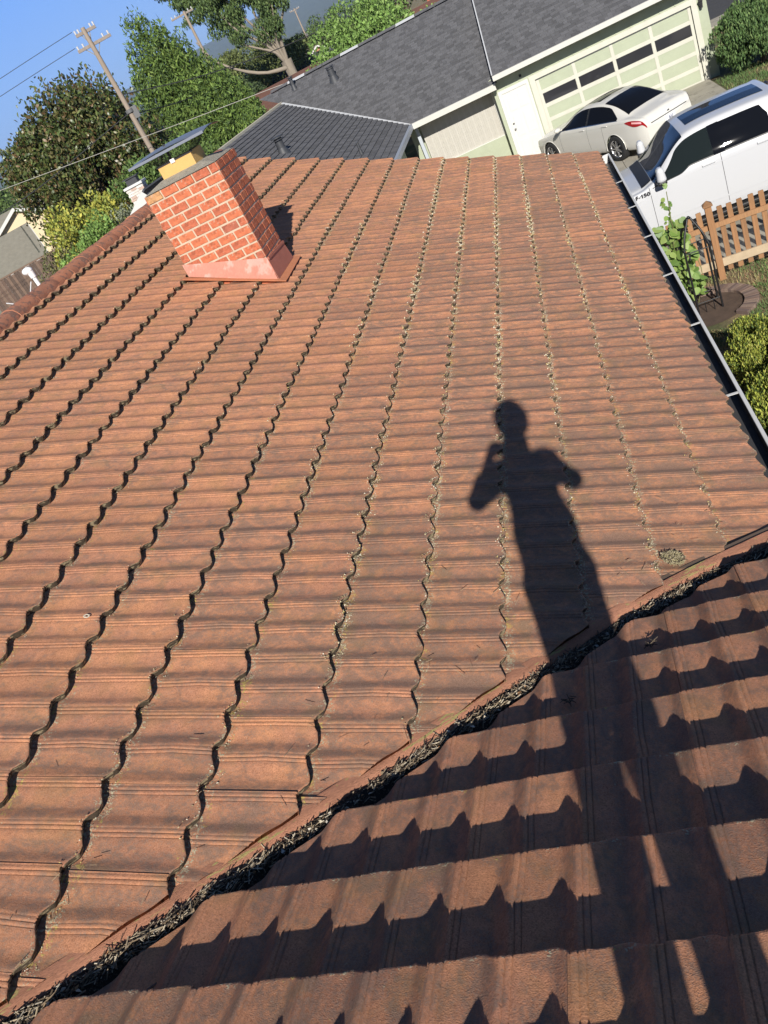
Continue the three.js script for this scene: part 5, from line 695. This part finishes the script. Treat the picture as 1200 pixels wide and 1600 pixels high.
// ---------------------------------------------------------------- houses behind
function ridgeHouse(name, label, pos, turn, w, d, hgt, rise, wallM, roofM, o = {}) { // ridge along local x, optional front gable wing
  const h = thing(name, label, 'house', pos, turn), ov = .4, k = rise / (d / 2), e = d / 2 + ov, ye = hgt - ov * k, yr = hgt + rise;
  part('wall', [bx(-w / 2, 0, -d / 2, w / 2, hgt, d / 2), slab([V(w / 2, hgt, d / 2), V(w / 2, hgt, -d / 2), V(w / 2, yr, 0)], .1)], wallM, h);
  part('roof', [slab([V(-w / 2 - ov, ye, e), V(w / 2 + ov, ye, e), V(w / 2 + ov, yr, 0), V(-w / 2 - ov, yr, 0)], .09), slab([V(w / 2 + ov, ye, -e), V(-w / 2 - ov, ye, -e), V(-w / 2 - ov, yr, 0), V(w / 2 + ov, yr, 0)], .09)], roofM, h);
  part('verge', [beam(V(w / 2 + ov + .02, ye - .06, e), V(w / 2 + ov + .02, yr - .06, 0), .05, .2), bx(-w / 2 - ov, ye - .16, e, w / 2 + ov, ye - .01, e + .05)], whitePaint, h);
  for (const [x, y, ww, hh] of o.win || []) { const q = part('window', bx(x - ww / 2 - .07, y - .07, d / 2, x + ww / 2 + .07, y + hh + .07, d / 2 + .04), whitePaint, h); part('pane', bx(x - ww / 2, y, d / 2 + .041, x - .03, y + hh, d / 2 + .046), windowGlass, q); part('pane', bx(x + .03, y, d / 2 + .041, x + ww / 2, y + hh, d / 2 + .046), windowGlass, q); }
  if (o.wing) { const [x, hw, f] = o.wing, kk = rise / hw, zf = d / 2 + f, ee = hw + ov, yy = yr - kk * ee; const g = new THREE.Group(); g.name = 'front_wing'; h.add(g);
    part('wing_wall', [bx(x - hw, 0, d / 2 - .2, x + hw, hgt, zf), slab([V(x - hw, hgt, zf), V(x + hw, hgt, zf), V(x, yr, zf)], .1)], wallM, g);
    part('wing_roof', [slab([V(x, yr + .05, zf + ov), V(x + ee, yy + .05, zf + ov), V(x + ee, yy + .05, 0), V(x, yr + .05, 0)], .08), slab([V(x - ee, yy + .05, zf + ov), V(x, yr + .05, zf + ov), V(x, yr + .05, 0), V(x - ee, yy + .05, 0)], .08)], roofM, g);
    part('wing_fascia', [slab([V(x, yr + .045, zf + ov + .04), V(x - ee, yy + .045, zf + ov + .04), V(x - ee, yy - .2, zf + ov + .04), V(x, yr - .2, zf + ov + .04)], .04), slab([V(x + ee, yy + .045, zf + ov + .04), V(x, yr + .045, zf + ov + .04), V(x, yr - .2, zf + ov + .04), V(x + ee, yy - .2, zf + ov + .04)], .04)], whitePaint, g); }
  return h;
}
ridgeHouse('beige_house', 'beige house with white trimmed front gable and grey roof beyond the left fence', [-37.6, 0, -64.2], .566, 10, 8, 3.3, 2.0, beige, houseRoofs.olive, { wing: [-.6, 3.9, 2.2] });
ridgeHouse('dark_cottage', 'dark walled cottage with olive roof and white framed sliding door', [-32.2, 0, -48.2], .60, 7, 6.5, 2.5, 1.75, greyGreen, houseRoofs.olive, { win: [[1.6, .25, 2.0, 1.9]] });
simpleHouse('brown_roof_house', 'low house with dark brown roof behind the grey shingle house', [-9.6, 0, -60.5], 1.25, 8, 11, 2.5, 1.75, greyGreen, houseRoofs.brown, {});
simpleHouse('slate_roof_house', 'slate roofed house beyond the brown roof', [-13.5, 0, -84], 1.4, 7, 10, 2.6, 1.9, greyGreen, houseRoofs.slate, {});
simpleHouse('brick_house', 'distant brick house with white trimmed gable and bright window', [-21.2, 0, -118], .35, 6.2, 9, 3.1, 1.7, brickWall, houseRoofs.tan, { win: [[-.6, 1.6, 1.9, 1.2]] });
simpleHouse('rust_roof_house', 'tan roofed house with red brick chimney behind the leafy tree', [3.4, 0, -50.5], 1.57, 9, 12, 2.5, 2.0, beige, houseRoofs.brown, { chimney: [2.3, -3.0] });
{ // small whitewashed chimney house end
  const h = thing('white_roof_edge', 'white fascia of a small roof below the whitewashed chimney', 'roof'); part('fascia', beam(V(-9.9, 2.98, -25.3), V(-8.55, 4.0, -26.2), .06, .30), whitePaint, h); part('roof', slab([V(-9.9, 3.14, -25.33), V(-8.55, 4.16, -26.23), V(-8.55, 4.16, -30), V(-9.9, 3.14, -30)], .06), houseRoofs.slate, h); part('wall', bx(-9.8, 0, -29.8, -8.6, 3.0, -25.9), beige, h);
  const c = thing('white_chimney', 'small whitewashed brick chimney behind the ridge caps', 'chimney', [-9.05, 2.6, -26.9], .15); const wb = [grained(.62, .56, .50, .9, .3, .2, .002), grained(.50, .36, .29, .9, .3, .2, .002), grained(.66, .62, .57, .9, .3, .2, .002)];
  part('core', bx(-.30, 0, -.25, .30, 1.73, .25), grained(.6, .57, .52, .9, .4, .15, .001), c); const g = rbx(-.095, -.032, -.02, .095, .032, .02, .004);
  for (let r = 0; r < 11; r++) for (let i = 0; i < 3; i++) { const b = part('brick', g, wb[Math.floor(rnd() * 3)], c); b.position.set(-.2 + i * .2 + (r % 2 ? .03 : -.03), .9 + r * .076, .25); const b2 = part('brick', g, wb[Math.floor(rnd() * 3)], c); b2.position.set(.30, .9 + r * .076, -.16 + i * .16); b2.rotation.y = Math.PI / 2; b2.scale.x = .78; }
  part('cap', rbx(-.36, 1.72, -.31, .36, 1.80, .31, .015), whitePaint, c); part('metal_hood', [bx(-.2, 1.80, -.15, .2, 2.0, .15), bx(-.28, 2.0, -.2, .28, 2.03, .2)], mat(.06, .06, .065, .5, { metalness: .5 }), c);
}
{ // wooden board fence
  const f = thing('board_fence', 'weathered brown board fence beneath the olive shrub', 'fence', [-27.2, 0, -44.6], .42); const fm = [grained(.13, .085, .065, .95, .5, .3, .004), grained(.17, .115, .085, .95, .5, .3, .004), grained(.10, .07, .055, .95, .5, .3, .004)];
  const g = bx(-.085, 0, -.012, .085, 2.35, .012); for (let i = 0; i < 44; i++) { const b = part('board', g, fm[Math.floor(rnd() * 3)], f); b.position.set(-2.6 + i * .18, rr(-.05, .04), 0); } part('rail', bx(-2.7, 2.33, -.03, 5.3, 2.42, .05), fm[1], f); for (const x of [-2.6, 0, 2.6, 5.2]) part('post', bx(x - .06, 0, -.13, x + .06, 2.4, -.02), fm[0], f);
}
// ---------------------------------------------------------------- poles and wires
function pole(name, label, x, z, top, arms, yaw) {
  const t = thing(name, label, 'utility pole', [x, 0, z], yaw); const wood = grained(.31, .25, .195, .95, .6, .3, .006); part('shaft', bar(V(0, 0, 0), V(0, top, 0), .15, .095, 12), wood, t);
  for (const [y, w, off] of arms) { const a = part('crossarm', bx(-w / 2 + off, y - .06, -.15, w / 2 + off, y + .06, -.04), grained(.26, .22, .19, .95, .6, .3, .004), t); for (const s of [-.46, -.3, .3, .46]) part('insulator', [bar(V(s * w + off, y + .06, -.095), V(s * w + off, y + .20, -.095), .035, .045, 8)], mat(.55, .55, .55, .3), a); part('brace', [beam(V(-.35 * w * .6, y - .05, -.10), V(0, y - .5, -.10), .02, .04), beam(V(.35 * w * .6, y - .05, -.10), V(0, y - .5, -.10), .02, .04)], mat(.2, .2, .2, .6), a); }
  part('clamp', [bar(V(0, 6.5, 0), V(0, 6.65, 0), .19, .19, 10), bx(.1, 6.2, -.08, .35, 6.7, .08)], mat(.12, .12, .12, .6), t); return t;
}
pole('utility_pole', 'tall utility pole with two crossarms between magnolia and evergreen', -12.57, -37.4, 10.07, [[9.91, .95, .05], [9.39, 1.6, .12]], .35);
pole('utility_pole', 'thinner utility pole with one crossarm beside the gum tree', -17.15, -64.5, 11.0, [[10.85, 1.75, -.2]], .3);
pole('small_pole', 'distant slim utility pole above the brick house', -26, -140, 10.4, [[10.2, 1.6, 0]], .3);
{
  const wire = (name, label, pts, r, m) => single(name, tube(pts, r, 40, 5), m, label, 'cable'); const pale = mat(.42, .40, .36, .7), dk = mat(.03, .03, .032, .7);
  wire('service_cable', 'thick pale overhead cable crossing before the trees', [V(-24.5, 7.25, -28.4), V(-17.9, 6.25, -33.3), V(-10.92, 5.25, -37.0), V(-4.9, 4.5, -38.9)], .012, pale);
  wire('dark_cable', 'thin dark cable from the pole to the grey roofed house', [V(-12.5, 7.25, -37.4), V(-9.5, 6.4, -40.5), V(-5, 5.8, -45), V(3, 5.8, -52)], .022, dk);
  wire('dark_cable', 'thin dark cable sagging from the pole past the magnolia', [V(-12.6, 6.5, -37.3), V(-18, 5.5, -33), V(-26, 5.9, -27)], .022, dk);
  wire('dark_cable', 'thin dark cable running between the two poles', [V(-12.57, 6.4, -37.5), V(-14.5, 6.0, -50), V(-17.1, 6.4, -64.5)], .025, dk);
  wire('power_line', 'thin power line leaving the upper crossarm to the left', [V(-13.0, 10.1, -37.2), V(-25, 9.3, -31), V(-46, 9.8, -20)], .012, dk); wire('power_line', 'thin power line leaving the lower crossarm to the left', [V(-13.2, 9.55, -37.1), V(-26, 8.8, -31), V(-46, 9.3, -20)], .012, dk);
}
scene.fog = new THREE.FogExp2(0xa9c4e6, .00008);
// ---------------------------------------------------------------- the photographer, whose shadow lies on the tiles
{
  const CP = camera.position, cr_ = new THREE.Vector3(), cu = new THREE.Vector3(), cb = new THREE.Vector3(); camera.matrixWorld.extractBasis(cr_, cu, cb);
  const gy = z => Y0 - (VC - z) * 5 / 12 + .02; // wing slope under the feet
  const J = { head: V(4.352, 5.868, .28), chin: V(4.345, 5.775, .21), neck: V(4.322, 5.66, .30), chest: V(4.305, 5.45, .32), belly: V(4.29, 5.22, .32), hip: V(4.268, 5.02, .31), shL: V(4.205, 5.565, .31), shR: V(4.43, 5.55, .31), elL: V(3.995, 5.37, .13), elR: V(4.50, 5.315, .15), haL: V(4.150, 5.60, .06), haR: V(4.285, 5.52, .075), hiL: V(4.19, 4.98, .30), hiR: V(4.335, 4.98, .30), knL: V(4.152, 4.66, .27), knR: V(4.305, 4.66, .27), anL: V(4.118, gy(.30) + .09, .30), anR: V(4.276, gy(.30) + .09, .30), toL: V(4.095, gy(.16) + .03, .15), toR: V(4.30, gy(.16) + .03, .15) };
  const seg = (p, a, b, ra, rb) => { const ab = b.clone().sub(a), t = clamp(p.clone().sub(a).dot(ab) / ab.lengthSq()); return p.distanceTo(a.clone().addScaledVector(ab, t)) - lerp(ra, rb, t); };
  const smin = (a, b, k) => { const h = clamp(.5 + .5 * (b - a) / k); return b + (a - b) * h - k * h * (1 - h); };
  function meshField(f, min, max, res) {
    const size = max.clone().sub(min), S = Math.max(size.x, size.y, size.z) / 2 * 1.05, c = min.clone().add(max).multiplyScalar(.5); const mc = new MarchingCubes(res, new THREE.MeshBasicMaterial(), false, false, 200000); mc.isolation = 0; const p = V(0, 0, 0), h = res / 2;
    for (let k = 0; k < res; k++) for (let j = 0; j < res; j++) for (let i = 0; i < res; i++) { p.set((i - h) / h * S + c.x, (j - h) / h * S + c.y, (k - h) / h * S + c.z); mc.field[i + j * res + k * res * res] = (p.x < min.x || p.y < min.y || p.z < min.z || p.x > max.x || p.y > max.y || p.z > max.z) ? -1 : -f(p); }
    mc.update(); const n = mc.count, g = new THREE.BufferGeometry(); g.setAttribute('position', new THREE.BufferAttribute(mc.positionArray.slice(0, n * 3), 3)); g.setAttribute('normal', new THREE.BufferAttribute(mc.normalArray.slice(0, n * 3), 3)); g.scale(S, S, S); g.translate(c.x, c.y, c.z); const w = mergeVertices(g, 1e-5); w.deleteAttribute('normal'); w.computeVertexNormals(); w.setAttribute('uv', new THREE.Float32BufferAttribute(new Float32Array(w.attributes.position.count * 2), 2)); return w;
  }
  const arms = p => { let d = seg(p, J.shL, J.elL, .056, .036); d = smin(d, seg(p, J.elL, J.haL, .035, .026), .015); let e = seg(p, J.shR, J.elR, .056, .034); e = smin(e, seg(p, J.elR, J.haR, .034, .026), .015); return Math.min(d, e); };
  const torso = p => { const q = p.clone(); q.z = .32 + (q.z - .32) * 1.35; let d = smin(seg(q, J.chest, J.belly, .112, .125), seg(q, J.belly, J.hip, .125, .14), .06); d = smin(d, seg(q, J.shL, J.shR, .06, .06), .07); return d; };
  const legs = p => Math.min(smin(seg(p, J.hiL, J.knL, .076, .054), seg(p, J.knL, J.anL, .052, .042), .03), smin(seg(p, J.hiR, J.knR, .076, .054), seg(p, J.knR, J.anR, .052, .042), .03));
  const head = p => { const q = p.clone().sub(J.head); q.x *= 1.22; q.y *= .92; q.z *= 1.02; let d = q.length() - .108; d = smin(d, seg(p, J.head, J.chin, .072, .05), .03); d = smin(d, seg(p, V(4.347, 5.853, .185), V(4.347, 5.828, .168), .011, .014), .014); for (const s of [-1, 1]) d = smin(d, seg(p, V(4.352 + s * .089, 5.873, .29), V(4.352 + s * .092, 5.833, .285), .012, .009), .01); return smin(d, seg(p, J.head, J.neck, .056, .066), .03); };
  const minB = V(3.75, 4.2, -.02), maxB = V(4.62, 6.1, .60);
  const bodyF = p => smin(smin(smin(torso(p), arms(p), .05), legs(p), .05), head(p), .03);
  const t = thing('person', 'person in dark shirt and trousers photographing the roof from the wing slope', 'person');
  const skin = mat(.46, .28, .20, .6), shirt = grained(.05, .06, .09, .9, .3, .2, .002), trou = grained(.06, .065, .085, .9, .3, .2, .002);
  // hands: palm and five fingers each, closed on the phone edges
  const phoneC = CP.clone().addScaledVector(cu, -.055).addScaledVector(cr_, .022).addScaledVector(cb, .0075);
  const handG = []; for (const s of [-1, 1]) { const wrist = s < 0 ? J.haL : J.haR; const edge = phoneC.clone().addScaledVector(cr_, s * .040).addScaledVector(cu, s < 0 ? -.005 : -.035).addScaledVector(cb, .012); const palm = edge.clone().addScaledVector(cr_, s * .028).addScaledVector(cb, .02);
    const fingers = []; for (let i = 0; i < 4; i++) { const b = palm.clone().addScaledVector(cu, .028 - i * .019), k = [.9, 1, .95, .8][i]; fingers.push([b, b.clone().addScaledVector(cr_, -s * .014).addScaledVector(cb, -.022 * k), b.clone().addScaledVector(cr_, -s * .046 * k).addScaledVector(cb, -.032)]); }
    const th = [palm.clone().addScaledVector(cu, -.01), palm.clone().addScaledVector(cr_, -s * .02).addScaledVector(cu, .012).addScaledVector(cb, .012), edge.clone().addScaledVector(cr_, -s * .018).addScaledVector(cu, .03).addScaledVector(cb, .004)];
    const f = p => { let d = smin(seg(p, palm.clone().addScaledVector(cu, .026), palm.clone().addScaledVector(cu, -.03), .017, .016), seg(p, wrist, palm, .026, .02), .02); for (const [a, b, c] of [...fingers, th]) d = Math.min(d, smin(seg(p, a, b, .009, .0085), seg(p, b, c, .0085, .0072), .004)); return d; };
    const c = palm.clone().add(wrist).multiplyScalar(.5), e = V(.13, .13, .13); handG.push(meshField(f, c.clone().sub(e), c.clone().add(e), 80)); }
  part('body', [meshField(bodyF, minB, maxB, 110), ...handG], skin, t);
  part('shirt', meshField(p => smin(Math.max(torso(p), 4.98 - p.y) - .018, Math.max(arms(p) - .016, Math.min(p.distanceTo(J.haL), p.distanceTo(J.haR)) < .2 ? .17 - Math.min(p.distanceTo(J.haL), p.distanceTo(J.haR)) : -1), .05), minB, maxB, 110), shirt, t);
  part('trousers', meshField(p => smin(smin(Math.max(torso(p), p.y - 5.06), seg(p, V(4.262, 4.98, .30), V(4.245, 4.78, .29), .06, .035), .04), Math.max(legs(p), (gy(.3) + .10) - p.y), .05) - .018, minB, maxB, 110), trou, t);
  part('hair', meshField(p => { const q = p.clone().sub(J.head); q.x *= 1.2; q.y *= .9; return Math.max(q.length() - .124, (.262 - .75 * Math.max(0, p.y - 5.90)) - p.z, 5.80 - p.y + (p.z > .3 ? -.03 : 0)); }, V(4.15, 5.66, .1), V(4.55, 6.1, .5), 60), mat(.03, .02, .015, .7), t);
  for (const s of ['L', 'R']) part('shoe', meshField(p => smin(seg(p, J['an' + s].clone().add(V(0, -.03, .03)), J['to' + s], .052, .04), seg(p, J['an' + s], J['an' + s].clone().add(V(0, .03, 0)), .052, .055), .03), J['to' + s].clone().add(V(-.15, -.12, -.12)), J['an' + s].clone().add(V(.15, .15, .15)), 48), mat(.03, .03, .035, .7), t);
  for (const s of [-1, 1]) part('eye', new THREE.SphereGeometry(.011, 10, 8).translate(4.347 + s * .031, 5.873, .186), mat(.02, .015, .012, .3), t);
  const ph = thing('phone', 'dark phone held up in both hands by the person', 'phone'); const pg = new RoundedBoxGeometry(.072, .148, .008, 3, .004); const pm = part('case', pg, mat(.02, .02, .022, .3), ph); part('screen', new THREE.BoxGeometry(.066, .14, .0006).translate(0, 0, .0045), mat(.01, .01, .012, .1), pm); ph.applyMatrix4(new THREE.Matrix4().makeBasis(cr_, cu, cb).setPosition(phoneC));
}
renderer.render(scene, camera);
